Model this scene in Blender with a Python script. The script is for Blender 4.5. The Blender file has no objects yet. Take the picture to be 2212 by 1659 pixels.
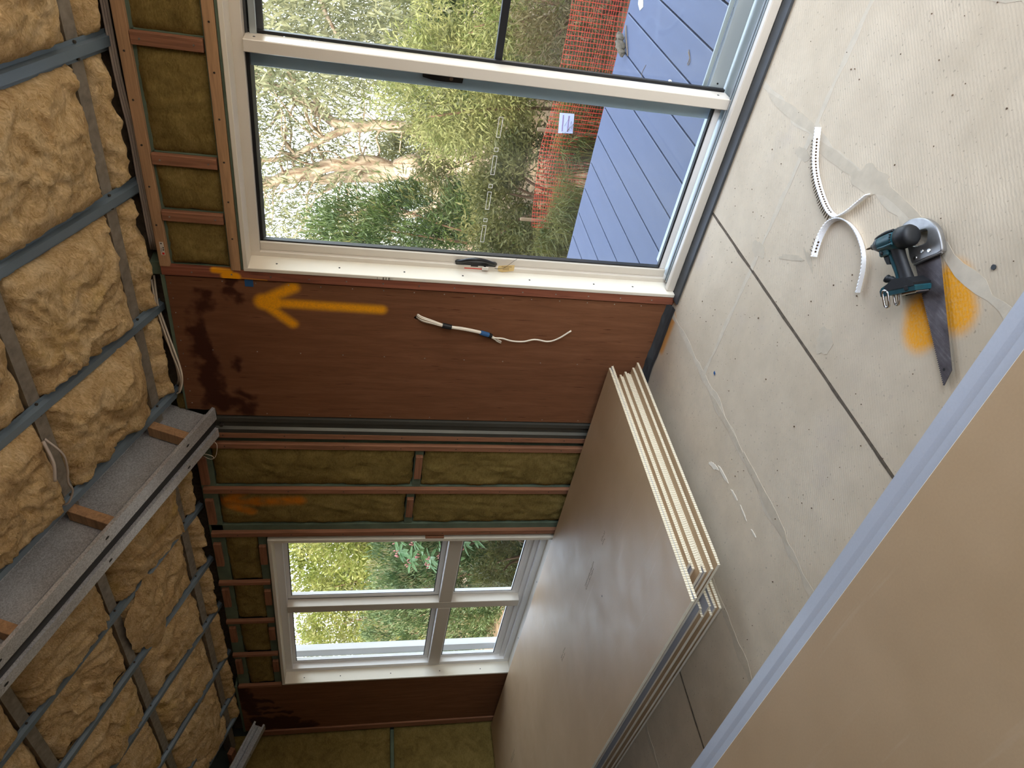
import bpy, bmesh, math, random
import numpy as np
from mathutils import Vector, Matrix, noise as mnoise

S = bpy.context.scene
COL = S.collection
rng = np.random.default_rng(7)
random.seed(7)
D = math.radians

# ------------------------------------------------------------------ camera
YAW, PITCH, ROLL = 0.72780034, -0.20697219, 0.0333453
CAM = Vector((0, 0, 1.5))
cy, sy, cp, sp = math.cos(YAW), math.sin(YAW), math.cos(PITCH), math.sin(PITCH)
fwd = Vector((-sy * cp, cy * cp, sp)); rgt = Vector((cy, sy, 0)); upv = rgt.cross(fwd)
r2 = rgt * math.cos(ROLL) + upv * math.sin(ROLL); u2 = upv * math.cos(ROLL) - rgt * math.sin(ROLL)
ax, ay, az = -u2, r2, -fwd            # the phone was held on its side
cd = bpy.data.cameras.new('camera'); cam = bpy.data.objects.new('camera', cd); COL.objects.link(cam)
cam.matrix_world = Matrix(((ax.x, ay.x, az.x, CAM.x), (ax.y, ay.y, az.y, CAM.y), (ax.z, ay.z, az.z, CAM.z), (0, 0, 0, 1)))
cd.sensor_fit = 'HORIZONTAL'; cd.sensor_width = 36; cd.lens = 1534 / 2212 * 36; cd.clip_start = 0.02; cd.clip_end = 300
S.camera = cam

# ------------------------------------------------------------------ world, sun, exposure
W = bpy.data.worlds.new('world'); S.world = W; W.use_nodes = True
wn = W.node_tree.nodes; wl = W.node_tree.links
bg = wn['Background']; sky = wn.new('ShaderNodeTexSky')
sky.sky_type = 'NISHITA'; sky.sun_disc = False; sky.sun_elevation = D(36); sky.sun_rotation = D(174); sky.air_density = 1.0; sky.dust_density = 2.0; sky.ozone_density = 1.0
hs = wn.new('ShaderNodeHueSaturation'); hs.inputs['Saturation'].default_value = 0.55; wl.new(sky.outputs[0], hs.inputs['Color']); wl.new(hs.outputs[0], bg.inputs[0]); bg.inputs[1].default_value = 1.0
sd = bpy.data.lights.new('sun', 'SUN'); sun = bpy.data.objects.new('sun', sd); COL.objects.link(sun)
sd.energy = 2.7; sd.angle = D(0.6); sd.color = (1.0, 0.90, 0.74)
sun.rotation_euler = Vector((-0.10, 0.83, -0.55)).to_track_quat('-Z', 'Y').to_euler()
sun.location = (-3, -8, 9)
S.view_settings.view_transform = 'Standard'; S.view_settings.look = 'None'
S.view_settings.exposure = 1.05; S.view_settings.gamma = 1; S.view_settings.use_curve_mapping = False
S.cycles.use_denoising = True
S.cycles.max_bounces = 10; S.cycles.diffuse_bounces = 5; S.cycles.glossy_bounces = 4; S.cycles.transparent_max_bounces = 24
S.cycles.caustics_reflective = False; S.cycles.caustics_refractive = False
S.cycles.sample_clamp_indirect = 6

def portal(loc, rot, sx, sz):
    l = bpy.data.lights.new('portal', 'AREA'); l.shape = 'RECTANGLE'; l.size = sx; l.size_y = sz; l.cycles.is_portal = True
    o = bpy.data.objects.new('portal', l); o.location = loc; o.rotation_euler = rot; COL.objects.link(o)
portal((1.66, 0.45, 1.1), (D(90), 0, D(90)), 3.9, 2.2)         # open side of the room, right of the frame
portal((-0.83, 2.98, 1.0), (D(-90), 0, 0), 1.95, 1.95)          # glazed door
portal((-4.75, 2.98, 1.15), (D(-90), 0, 0), 1.85, 1.8)         # window

# ------------------------------------------------------------------ materials
def lin(r, g, b):
    return tuple(((c / 255) / 12.92 if c <= 10 else ((c / 255 + 0.055) / 1.055) ** 2.4) for c in (r, g, b)) + (1,)

class NT:
    def __init__(s, name):
        s.m = bpy.data.materials.new(name); s.m.use_nodes = True
        s.n = s.m.node_tree.nodes; s.l = s.m.node_tree.links; s.b = s.n['Principled BSDF']
    def new(s, t, **k):
        n = s.n.new(t)
        for a, v in k.items(): setattr(n, a, v)
        return n
    def put(s, sock, v):
        if hasattr(v, 'is_output'): s.l.new(v, sock)
        else: sock.default_value = v
    def math(s, op, a, b=0.0, c=None, clamp=False):
        n = s.new('ShaderNodeMath', operation=op, use_clamp=clamp); s.put(n.inputs[0], a); s.put(n.inputs[1], b)
        if c is not None: s.put(n.inputs[2], c)
        return n.outputs[0]
    def vec(s, op, a, b=(0, 0, 0)):
        n = s.new('ShaderNodeVectorMath', operation=op); s.put(n.inputs[0], a)
        if op == 'SCALE': s.put(n.inputs[3], b)
        else: s.put(n.inputs[1], b)
        return n
    def coord(s, kind='pos', scale=(1, 1, 1), off=(0, 0, 0)):
        c = s.new('ShaderNodeNewGeometry').outputs['Position'] if kind == 'pos' else s.new('ShaderNodeTexCoord').outputs['Object']
        mp = s.new('ShaderNodeMapping'); s.l.new(c, mp.inputs[0]); mp.inputs[1].default_value = off; mp.inputs[3].default_value = scale
        return mp.outputs[0]
    def noise(s, co, scale, detail=4, rough=0.55, dist=0.0):
        n = s.new('ShaderNodeTexNoise'); s.l.new(co, n.inputs['Vector']); n.inputs['Scale'].default_value = scale
        n.inputs['Detail'].default_value = detail; n.inputs['Roughness'].default_value = rough; n.inputs['Distortion'].default_value = dist
        return n.outputs[0]
    def ramp(s, f, *stops):
        r = s.new('ShaderNodeValToRGB'); s.l.new(f, r.inputs[0]); e = r.color_ramp.elements
        while len(e) < len(stops): e.new(0.5)
        for i, (p, c) in enumerate(stops):
            e[i].position = p; e[i].color = c if isinstance(c, tuple) else (c, c, c, 1)
        return r.outputs[0]
    def mix(s, f, a, b, mode='MIX'):
        m = s.new('ShaderNodeMix', data_type='RGBA', blend_type=mode); s.put(m.inputs[0], f); s.put(m.inputs[6], a); s.put(m.inputs[7], b)
        return m.outputs[2]
    def bump(s, h, strength, dist, prev=None):
        b = s.new('ShaderNodeBump'); s.put(b.inputs['Height'], h); b.inputs['Strength'].default_value = strength; b.inputs['Distance'].default_value = dist
        if prev is not None: s.l.new(prev, b.inputs['Normal'])
        return b.outputs[0]
    def seg(s, P, a, b, r0, r1):
        """soft paint stroke: 1 inside radius r0 of the segment a-b, 0 outside r1"""
        a = Vector(a); b = Vector(b); ba = b - a
        pa = s.vec('SUBTRACT', P, tuple(a)).outputs[0]
        h = s.math('DIVIDE', s.vec('DOT_PRODUCT', pa, tuple(ba)).outputs[1], max(ba.length_squared, 1e-9), clamp=True)
        q = s.vec('SCALE', tuple(ba), h).outputs[0]
        d = s.vec('LENGTH', s.vec('SUBTRACT', pa, q).outputs[0]).outputs[1]
        mr = s.new('ShaderNodeMapRange', interpolation_type='SMOOTHSTEP'); s.l.new(d, mr.inputs[0])
        mr.inputs[1].default_value = r0; mr.inputs[2].default_value = r1; mr.inputs[3].default_value = 1; mr.inputs[4].default_value = 0
        return mr.outputs[0]
    def segs(s, P, strokes):
        out = None
        for a, b, r0, r1 in strokes:
            m = s.seg(P, a, b, r0, r1); out = m if out is None else s.math('MAXIMUM', out, m)
        return out
    def fin(s, col, rough=0.6, metal=0.0, spec=0.4, normal=None):
        s.put(s.b.inputs['Base Color'], col); s.put(s.b.inputs['Roughness'], rough); s.put(s.b.inputs['Metallic'], metal)
        s.b.inputs['Specular IOR Level'].default_value = spec
        if normal is not None: s.l.new(normal, s.b.inputs['Normal'])
        return s.m

def simple(name, c, rough=0.5, metal=0.0, var=0.12, scale=6, spec=0.4, bump=0.0, bscale=80, coord='obj', stretch=(1, 1, 1)):
    t = NT(name); co = t.coord(coord, stretch); n = t.noise(co, scale, 5)
    k = lin(*c); a = tuple(x * (1 - var) for x in k[:3]) + (1,); b = tuple(min(1, x * (1 + var)) for x in k[:3]) + (1,)
    nr = t.bump(t.noise(co, bscale, 3), bump, 0.002) if bump else None
    return t.fin(t.ramp(n, (0.3, a), (0.7, b)), rough, metal, spec, nr)

def wood(name, c, axis, dark=0.62, scale=1.0):
    t = NT(name); st = [14 * scale] * 3; st['xyz'.index(axis)] = 0.7
    co = t.coord('pos', tuple(st)); n = t.noise(co, 3.0, 6, 0.6, 1.2); f = t.noise(co, 16, 3)
    k = lin(*c)[:3]
    col = t.ramp(n, (0.28, tuple(x * dark for x in k) + (1,)), (0.5, k + (1,)), (0.75, tuple(min(1, x * 1.25) for x in k) + (1,)))
    col = t.mix(0.35, col, t.ramp(f, (0.35, 0.55), (0.65, 1.0)), 'MULTIPLY')
    return t.fin(col, 0.7, 0, 0.25, t.bump(f, 0.25, 0.001))

MAT = {}
for a in 'xyz':
    MAT['pine_' + a] = wood('raw pine along ' + a, (174, 136, 100), a)
    MAT['red_' + a] = wood('red stained pine along ' + a, (148, 102, 76), a)
    MAT['green_' + a] = simple('green treated framing ' + a, (94, 108, 90), 0.75, var=0.22, scale=9, coord='pos')

# glasswool
t = NT('yellow glasswool'); co = t.coord('pos'); w1 = t.noise(co, 7, 5, 0.6, 1.5); w2 = t.noise(t.coord('pos', (1, 2.2, 1)), 34, 6, 0.7, 2.0); w3 = t.noise(co, 2.2, 3)
c = t.ramp(w1, (0.25, lin(156, 112, 60)), (0.48, lin(216, 180, 122)), (0.72, lin(244, 218, 172)))
c = t.mix(0.45, c, t.ramp(w2, (0.32, lin(140, 96, 46)), (0.6, lin(246, 222, 178))))
c = t.mix(t.ramp(w3, (0.60, 0.0), (0.72, 0.28)), c, lin(225, 185, 40))
MAT['wool'] = t.fin(c, 0.95, 0, 0.05, t.bump(w2, 0.8, 0.012, t.bump(w1, 0.5, 0.03)))

# olive rockwool on the walls (with the orange spray arrow where it was sprayed)
t = NT('olive rockwool'); co = t.coord('pos'); w1 = t.noise(co, 9, 6, 0.6, 1.0); w2 = t.noise(t.coord('pos', (1, 1, 2.5)), 60, 5, 0.7, 1.0)
c = t.ramp(w1, (0.25, lin(98, 80, 36)), (0.5, lin(136, 116, 62)), (0.8, lin(164, 142, 86)))
c = t.mix(0.4, c, t.ramp(w2, (0.35, lin(76, 60, 28)), (0.65, lin(150, 130, 84))))
P = t.coord('pos'); Y0 = 2.76
m = t.segs(P, [((-3.452, Y0, 2.26), (-3.43, Y0, 1.84), 0.012, 0.055), ((-3.455, Y0, 2.27), (-3.37, Y0, 2.16), 0.012, 0.05), ((-3.455, Y0, 2.27), (-3.53, Y0, 2.12), 0.012, 0.05)])
m = t.math('MULTIPLY', m, t.ramp(t.noise(co, 14, 3), (0.3, 0.25), (0.65, 0.7)))
c = t.mix(m, c, lin(228, 128, 10))
MAT['rock'] = t.fin(c, 0.95, 0, 0.05, t.bump(w2, 0.7, 0.008, t.bump(w1, 0.4, 0.02)))

# bracing plywood with water stains, spray arrow, bruises
def ply(name, stains, arrow=None):
    t = NT(name); co = t.coord('pos', (9, 9, 0.9)); P = t.coord('pos')
    n = t.noise(co, 3.4, 7, 0.65, 0.5); f = t.noise(t.coord('pos', (70, 70, 2.2)), 7, 4); big = t.noise(P, 1.6, 3)
    c = t.ramp(n, (0.25, lin(108, 69, 45)), (0.5, lin(121, 79, 53)), (0.75, lin(134, 91, 64)))
    c = t.mix(0.35, c, t.ramp(f, (0.3, 0.6), (0.6, 1.0)), 'MULTIPLY')
    c = t.mix(0.5, c, t.ramp(big, (0.3, 0.72), (0.65, 1.05)), 'MULTIPLY')
    fl = t.ramp(t.noise(t.coord('pos', (26, 26, 2.0), (3, 1, 2)), 3.2, 3), (0.66, 0.0), (0.72, 0.65))
    c = t.mix(fl, c, lin(70, 32, 18))
    if stains:
        wob = t.vec('SCALE', t.vec('SUBTRACT', t.new('ShaderNodeTexNoise').outputs['Color'], (0.5, 0.5, 0.5)).outputs[0], 0.17)
        nz = wob.inputs[0].links[0].from_node.inputs[0].links[0].from_node
        t.l.new(P, nz.inputs['Vector']); nz.inputs['Scale'].default_value = 9; nz.inputs['Detail'].default_value = 5
        PW = t.vec('ADD', P, wob.outputs[0]).outputs[0]
        c = t.mix(t.math('MULTIPLY', t.segs(PW, stains), 0.88), c, lin(52, 20, 11))
    if arrow:
        m = t.segs(P, arrow); m = t.math('MULTIPLY', m, t.ramp(t.noise(P, 160, 2), (0.2, 0.62), (0.6, 0.95)))
        c = t.mix(m, c, lin(240, 162, 12))
    return t.fin(c, 0.72, 0, 0.2, t.bump(f, 0.25, 0.001))
Y1 = 2.754
MAT['ply'] = ply('bracing plywood', [
    ((-1.99, Y1, 2.21), (-2.2, Y1, 2.27), 0.01, 0.05), ((-2.2, Y1, 2.27), (-2.42, Y1, 2.22), 0.03, 0.065), ((-2.42, Y1, 2.24), (-2.66, Y1, 2.2), 0.03, 0.075), ((-2.62, Y1, 2.22), (-2.69, Y1, 2.08), 0.03, 0.07),
    ((-1.915, Y1, 2.12), (-1.915, Y1, 2.09), 0.02, 0.04), ((-1.96, Y1, 2.1), (-2.0, Y1, 2.05), 0.02, 0.05), ((-2.37, Y1, 2.10), (-2.41, Y1, 2.10), 0.008, 0.045), ((-2.57, Y1, 2.09), (-2.6, Y1, 2.06), 0.01, 0.05)],
    [((-2.006, Y1, 1.96), (-2.014, Y1, 1.425), 0.004, 0.040), ((-2.004, Y1, 1.965), (-1.917, Y1, 1.82), 0.006, 0.044), ((-2.004, Y1, 1.965), (-2.122, Y1, 1.83), 0.004, 0.040), ((-2.005, Y1, 1.95), (-2.006, Y1, 1.91), 0.025, 0.06)])
MAT['ply2'] = ply('bracing plywood at corner', [
    ((-5.78, Y1, 2.36), (-6.2, Y1, 2.30), 0.04, 0.08), ((-5.95, Y1, 2.28), (-6.02, Y1, 2.16), 0.02, 0.05), ((-6.13, Y1, 2.25), (-6.13, Y1, 2.03), 0.008, 0.035), ((-6.2, Y1, 2.22), (-6.22, Y1, 2.0), 0.012, 0.035),
    ((-6.35, Y1, 2.26), (-6.37, Y1, 2.0), 0.06, 0.10), ((-6.48, Y1, 2.2), (-6.5, Y1, 1.85), 0.05, 0.09)])

def spray_timber():
    t = NT('red stained pine with yellow overspray'); co = t.coord('pos', (14, 14, 0.7)); n = t.noise(co, 3, 6, 0.6, 1.2)
    c = t.ramp(n, (0.3, lin(98, 56, 42)), (0.5, lin(132, 78, 58)), (0.75, lin(150, 92, 70))); P = t.coord('pos')
    m = t.segs(P, [((-1.868, 2.75, 2.10), (-1.872, 2.75, 2.06), 0.014, 0.03), ((-1.850, 2.75, 2.08), (-1.846, 2.75, 2.15), 0.004, 0.02), ((-1.876, 2.75, 2.05), (-1.881, 2.75, 1.93), 0.002, 0.006), ((-1.86, 2.75, 2.05), (-1.866, 2.75, 2.0), 0.001, 0.004)])
    c = t.mix(m, c, lin(236, 158, 12)); return t.fin(c, 0.7, 0, 0.25)
MAT['spray_timber'] = spray_timber()

# concrete-like floor panels
t = NT('combed floor panel'); P = t.coord('pos'); n1 = t.noise(P, 1.3, 5, 0.6); n2 = t.noise(P, 9, 6, 0.65); n3 = t.noise(P, 120, 2)
c = t.ramp(n1, (0.3, lin(196, 178, 152)), (0.7, lin(216, 199, 174)))
c = t.mix(0.5, c, t.ramp(n2, (0.3, 0.80), (0.6, 1.0)), 'MULTIPLY')
pit = t.ramp(t.noise(P, 34, 2, 0.5), (0.70, 0.0), (0.735, 1.0)); pit2 = t.ramp(t.noise(t.coord('pos', (1, 1, 1), (5, 3, 0)), 85, 1, 0.4), (0.70, 0.0), (0.74, 1.0))
c = t.mix(t.math('MULTIPLY', pit, 0.22), c, lin(170, 156, 138)); c = t.mix(t.math('MULTIPLY', pit2, 0.4), c, lin(120, 106, 90))
c = t.mix(t.ramp(t.noise(t.coord('pos', (1, 1, 1), (9, 4, 0)), 2.3, 4), (0.60, 0.0), (0.75, 0.35)), c, lin(178, 165, 158))
pm = t.math('MAXIMUM', t.seg(P, (-0.985, 1.385, 0), (-0.95, 1.41, 0), 0.035, 0.085), t.seg(P, (-0.87, 1.32, 0), (-0.83, 1.38, 0), 0.035, 0.085))
pm = t.math('MAXIMUM', pm, t.seg(P, (-0.96, 1.38, 0), (-0.87, 1.36, 0), 0.05, 0.085))
c = t.mix(t.math('MULTIPLY', pm, t.ramp(n3, (0.3, 0.75), (0.6, 1.0))), c, lin(236, 160, 20))
c = t.mix(t.math('MULTIPLY', t.seg(P, (-1.93, 2.70, 0), (-2.12, 2.70, 0), 0.015, 0.05), 0.75), c, lin(216, 140, 30))
wv = t.new('ShaderNodeTexWave', wave_type='BANDS', bands_direction='X'); mp = t.coord('pos'); mpn = mp.node; mpn.inputs[2].default_value = (0, 0, D(38)); t.l.new(mp, wv.inputs[0]); wv.inputs['Scale'].default_value = 30; wv.inputs['Distortion'].default_value = 3.0; wv.inputs['Detail'].default_value = 2; wv.inputs['Detail Scale'].default_value = 3
rid = t.math('MULTIPLY', wv.outputs['Fac'], t.ramp(n1, (0.35, 0.2), (0.6, 1.0)))
nb = t.bump(rid, 0.16, 0.003, t.bump(n2, 0.25, 0.006)); nb = t.bump(t.math('MAXIMUM', pit, pit2), -0.5, 0.004, nb)
MAT['floor'] = t.fin(c, 0.82, 0, 0.25, nb)
MAT['mortar'] = simple('joint mortar', (202, 188, 166), 0.85, var=0.08, scale=24, bump=0.4, coord='pos')
MAT['mortar_dark'] = simple('damp joint mortar', (194, 179, 156), 0.85, var=0.08, scale=24, bump=0.4, coord='pos')
MAT['plaster'] = simple('dried plaster', (226, 216, 198), 0.85, coord='pos')
MAT['gap'] = simple('dark gap', (92, 80, 66), 0.95, var=0.35, scale=40, coord='pos')
MAT['screed'] = simple('grey slab edge', (150, 140, 128), 0.9, coord='pos')

# plasterboard
def paper(name, a, b, streak=True):
    t = NT(name); co = t.coord('obj', (0.6, 9, 1)); n = t.noise(co, 2.4, 4, 0.6, 0.6); f = t.noise(t.coord('obj'), 160, 3); g = t.noise(t.coord('obj'), 7, 3)
    c = t.ramp(t.noise(t.coord('obj'), 2.0, 3), (0.3, lin(*a)), (0.7, lin(*b)))
    if streak: c = t.mix(t.ramp(n, (0.62, 0.0), (0.72, 0.13)), c, lin(226, 208, 182))
    c = t.mix(0.25, c, t.ramp(f, (0.3, 0.82), (0.7, 1.0)), 'MULTIPLY')
    return t.fin(c, t.ramp(g, (0.3, 0.40), (0.7, 0.50)), 0, 0.5, t.bump(f, 0.08, 0.0006))
MAT['paper'] = paper('brown board paper', (184, 152, 114), (198, 166, 128))
MAT['ivory'] = paper('ivory board paper', (180, 182, 190), (190, 192, 200), False)
MAT['edge'] = simple('bound board edge', (232, 224, 206), 0.6, var=0.06, scale=20)
t = NT('serrated board end'); wv = t.new('ShaderNodeTexWave', wave_type='BANDS', bands_direction='Y'); t.l.new(t.coord('obj'), wv.inputs[0]); wv.inputs['Scale'].default_value = 28; wv.inputs['Distortion'].default_value = 1.0
c = t.ramp(wv.outputs['Fac'], (0.2, lin(196, 180, 150)), (0.6, lin(234, 222, 198)))
MAT['end'] = t.fin(c, 0.75, 0, 0.2, t.bump(wv.outputs['Fac'], 0.8, 0.004))

# metals, paints, plastics
t = NT('galvanised steel'); co = t.coord('pos'); v = t.new('ShaderNodeTexVoronoi'); t.l.new(co, v.inputs['Vector']); v.inputs['Scale'].default_value = 230; n = t.noise(co, 5, 4)
c = t.mix(0.4, t.ramp(n, (0.3, lin(176, 176, 176)), (0.7, lin(214, 216, 218))), t.ramp(v.outputs['Color'], (0.2, lin(150, 150, 152)), (0.8, lin(244, 245, 248))))
MAT['galv'] = t.fin(c, t.ramp(v.outputs['Distance'], (0.1, 0.32), (0.7, 0.45)), 0.55, 0.5)
MAT['purlin'] = simple('dull galvanised purlin', (140, 132, 120), 0.5, 0.3, var=0.25, scale=30, coord='pos')
MAT['batten'] = simple('blue grey steel batten', (118, 134, 146), 0.42, 0.25, var=0.08, scale=5, coord='pos')
MAT['post'] = simple('grey steel post', (88, 86, 79), 0.42, 0.5, var=0.1, scale=5, coord='pos')
MAT['screw'] = simple('screw steel', (170, 165, 155), 0.35, 0.8)
MAT['screw_dark'] = simple('dark screw', (70, 62, 55), 0.5, 0.5)
MAT['bolt'] = simple('rusty bolt', (90, 84, 76), 0.5, 0.7)
MAT['cream'] = simple('cream powder coat', (204, 195, 182), 0.38, 0.0, var=0.02, scale=2, spec=0.5, coord='pos')
MAT['white'] = simple('white powder coat', (232, 230, 228), 0.35, 0.0, var=0.02, scale=2, spec=0.5, coord='pos')
MAT['reveal'] = simple('primed reveal timber', (220, 212, 196), 0.5, var=0.03, scale=3, coord='pos')
MAT['alu'] = simple('silver grey track', (176, 184, 186), 0.35, 0.5, var=0.04, coord='pos')
MAT['sky_tint'] = simple('stile with sky blue tint', (168, 190, 208), 0.35, 0.0, var=0.03, coord='pos')  # blue cast of the sky put into the stile's own colour
MAT['black'] = simple('black gasket', (22, 22, 24), 0.5, var=0.1)
MAT['blackp'] = simple('black plastic', (28, 28, 28), 0.4, var=0.1, bump=0.1)
MAT['flash'] = simple('dark flashing', (58, 60, 62), 0.55, var=0.2, scale=14, coord='pos')
MAT['cable'] = simple('white cable sheath', (222, 210, 192), 0.5, var=0.05)
MAT['cable_grey'] = simple('grey white conduit', (190, 178, 166), 0.5, var=0.05)
MAT['blue'] = simple('blue tape', (44, 84, 128), 0.6, var=0.1)
MAT['red'] = simple('red plastic', (205, 40, 30), 0.5)
MAT['tag'] = simple('manila card', (206, 176, 120), 0.7)
MAT['ink'] = simple('faded ink', (110, 90, 60), 0.8)
MAT['inkred'] = simple('reddish print', (130, 90, 140), 0.8)
MAT['stamp'] = simple('grey stamp ink', (128, 112, 90), 0.8)
MAT['pencil'] = simple('pencil mark', (110, 102, 90), 0.8)
MAT['label'] = simple('white sticker', (214, 204, 190), 0.6)
MAT['sign'] = simple('pale blue sign sheet', (186, 196, 236), 0.5, var=0.03)
MAT['mesh'] = simple('orange barrier mesh', (196, 58, 40), 0.5)
MAT['plastic_strip'] = simple('white collation strip', (238, 238, 240), 0.35, var=0.03)
MAT['brass'] = simple('dark phosphate screw', (84, 66, 48), 0.45, 0.7)
MAT['teal'] = simple('dark teal tool shell', (30, 74, 82), 0.36, 0.0, var=0.35, scale=22, bump=0.15)
MAT['rubber'] = simple('black rubber overmould', (24, 25, 27), 0.55, var=0.25, scale=30, bump=0.2)
MAT['toolgrey'] = simple('grey gear case', (92, 96, 100), 0.4, 0.5, var=0.15, scale=30)
MAT['chrome'] = simple('worn chrome', (196, 192, 186), 0.22, 1.0, var=0.1)
t = NT('worn saw blade'); co = t.coord('obj'); n = t.noise(t.coord('obj', (14, 2, 1)), 6, 7, 0.75); n2 = t.noise(co, 18, 4)
c = t.mix(0.5, t.ramp(n, (0.35, lin(66, 58, 60)), (0.55, lin(98, 90, 92)), (0.78, lin(178, 172, 172))), t.ramp(n2, (0.3, lin(60, 52, 52)), (0.7, lin(128, 122, 124))))
MAT['blade'] = t.fin(c, t.ramp(n, (0.3, 0.38), (0.7, 0.6)), 0.6, 0.5, t.bump(n, 0.15, 0.001))
MAT['handle_alu'] = simple('cast aluminium handle', (150, 148, 146), 0.38, 0.85, var=0.25, scale=26, bump=0.15)
MAT['deck'] = simple('grey composite decking', (80, 88, 110), 0.6, var=0.05, scale=5, coord='pos', bump=0.12, bscale=160, stretch=(6, 0.6, 1))
MAT['rag'] = simple('stained canvas', (98, 88, 74), 0.85, var=0.45, scale=30, bump=0.4)
MAT['dry'] = simple('dry stick', (120, 100, 76), 0.8)
MAT['soil'] = simple('leaf litter soil', (120, 98, 70), 0.95, var=0.4, scale=8, coord='pos', bump=0.6, bscale=18)
MAT['roof'] = simple('roof lining foil', (96, 90, 80), 0.8, coord='pos')
MAT['wrap'] = simple('dark wall wrap', (52, 58, 54), 0.8, coord='pos')
MAT['extwall'] = simple('grey cladding', (150, 150, 146), 0.8, coord='pos')
t = NT('gum bark'); co = t.coord('pos', (3, 3, 0.7)); n = t.noise(co, 3, 6, 0.6, 1.5)
MAT['bark'] = t.fin(t.ramp(n, (0.3, lin(84, 60, 42)), (0.5, lin(140, 124, 104)), (0.7, lin(172, 160, 142))), 0.85, 0, 0.2, t.bump(n, 0.4, 0.02))
MAT['bark_dark'] = simple('dark bark', (96, 74, 54), 0.9, var=0.3, scale=12, coord='pos')

def leaf(name, a, b, trans=0.45, scale=3.0):
    t = NT(name); n = t.noise(t.coord('pos'), scale, 3); n2 = t.noise(t.coord('pos'), 40, 1)
    c = t.ramp(t.math('ADD', t.math('MULTIPLY', n, 0.6), t.math('MULTIPLY', n2, 0.4)), (0.36, lin(*a)), (0.62, lin(*b)))
    t.fin(c, 0.55, 0, 0.3)
    tr = t.new('ShaderNodeBsdfTranslucent'); t.l.new(c, tr.inputs[0]); mx = t.new('ShaderNodeMixShader'); mx.inputs[0].default_value = trans
    t.l.new(t.b.outputs[0], mx.inputs[1]); t.l.new(tr.outputs[0], mx.inputs[2]); t.l.new(mx.outputs[0], t.n['Material Output'].inputs[0])
    return t.m
MAT['leaf_acacia'] = leaf('yellow green acacia leaves', (91, 101, 47), (142, 139, 89))
MAT['leaf_gum'] = leaf('grey green gum leaves', (80, 85, 56), (130, 128, 95))
MAT['leaf_dark'] = leaf('deep green needles', (32, 51, 24), (75, 89, 44), 0.3)
MAT['leaf_mid'] = leaf('olive bush leaves', (65, 70, 35), (112, 108, 63))
MAT['leaf_dry'] = leaf('dry brown twiggy leaves', (75, 65, 41), (119, 107, 70))
MAT['leaf_cypress'] = leaf('cypress sprays', (35, 60, 29), (95, 108, 65), 0.3, 6)
MAT['leaf_tips'] = leaf('pale seeding tips', (112, 108, 69), (142, 133, 101), 0.4)
MAT['leaf_lime'] = leaf('bright lime leaves', (79, 92, 26), (122, 120, 63))
MAT['leaf_rhodo'] = leaf('rhododendron leaf', (92, 128, 74), (138, 166, 108), 0.25)
MAT['bud'] = simple('pink buds', (214, 140, 130), 0.6)
MAT['grass'] = leaf('strappy grass', (60, 73, 29), (124, 118, 60))
t = NT('window glass'); gl = t.new('ShaderNodeBsdfGlossy'); gl.inputs['Roughness'].default_value = 0.02; tp = t.new('ShaderNodeBsdfTransparent'); tp.inputs[0].default_value = (0.96, 0.975, 0.97, 1)
ge = t.new('ShaderNodeNewGeometry'); cs = t.math('ABSOLUTE', t.vec('DOT_PRODUCT', ge.outputs['Normal'], ge.outputs['Incoming']).outputs[1]); fr = t.math('ADD', t.math('MULTIPLY', t.math('POWER', t.math('SUBTRACT', 1.0, cs), 5.0), 0.7), 0.018); mx = t.new('ShaderNodeMixShader'); t.l.new(fr, mx.inputs[0]); t.l.new(tp.outputs[0], mx.inputs[1]); t.l.new(gl.outputs[0], mx.inputs[2])
di = t.new('ShaderNodeBsdfDiffuse'); di.inputs[0].default_value = (0.8, 0.82, 0.8, 1)
sm = t.noise(t.coord('pos', (1, 1, 0.35)), 3.0, 4, 0.6); m2 = t.new('ShaderNodeMixShader'); t.l.new(t.ramp(sm, (0.45, 0.004), (0.75, 0.04)), m2.inputs[0]); t.l.new(mx.outputs[0], m2.inputs[1]); t.l.new(di.outputs[0], m2.inputs[2])
t.l.new(m2.outputs[0], t.n['Material Output'].inputs[0]); MAT['glass'] = t.m

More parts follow.
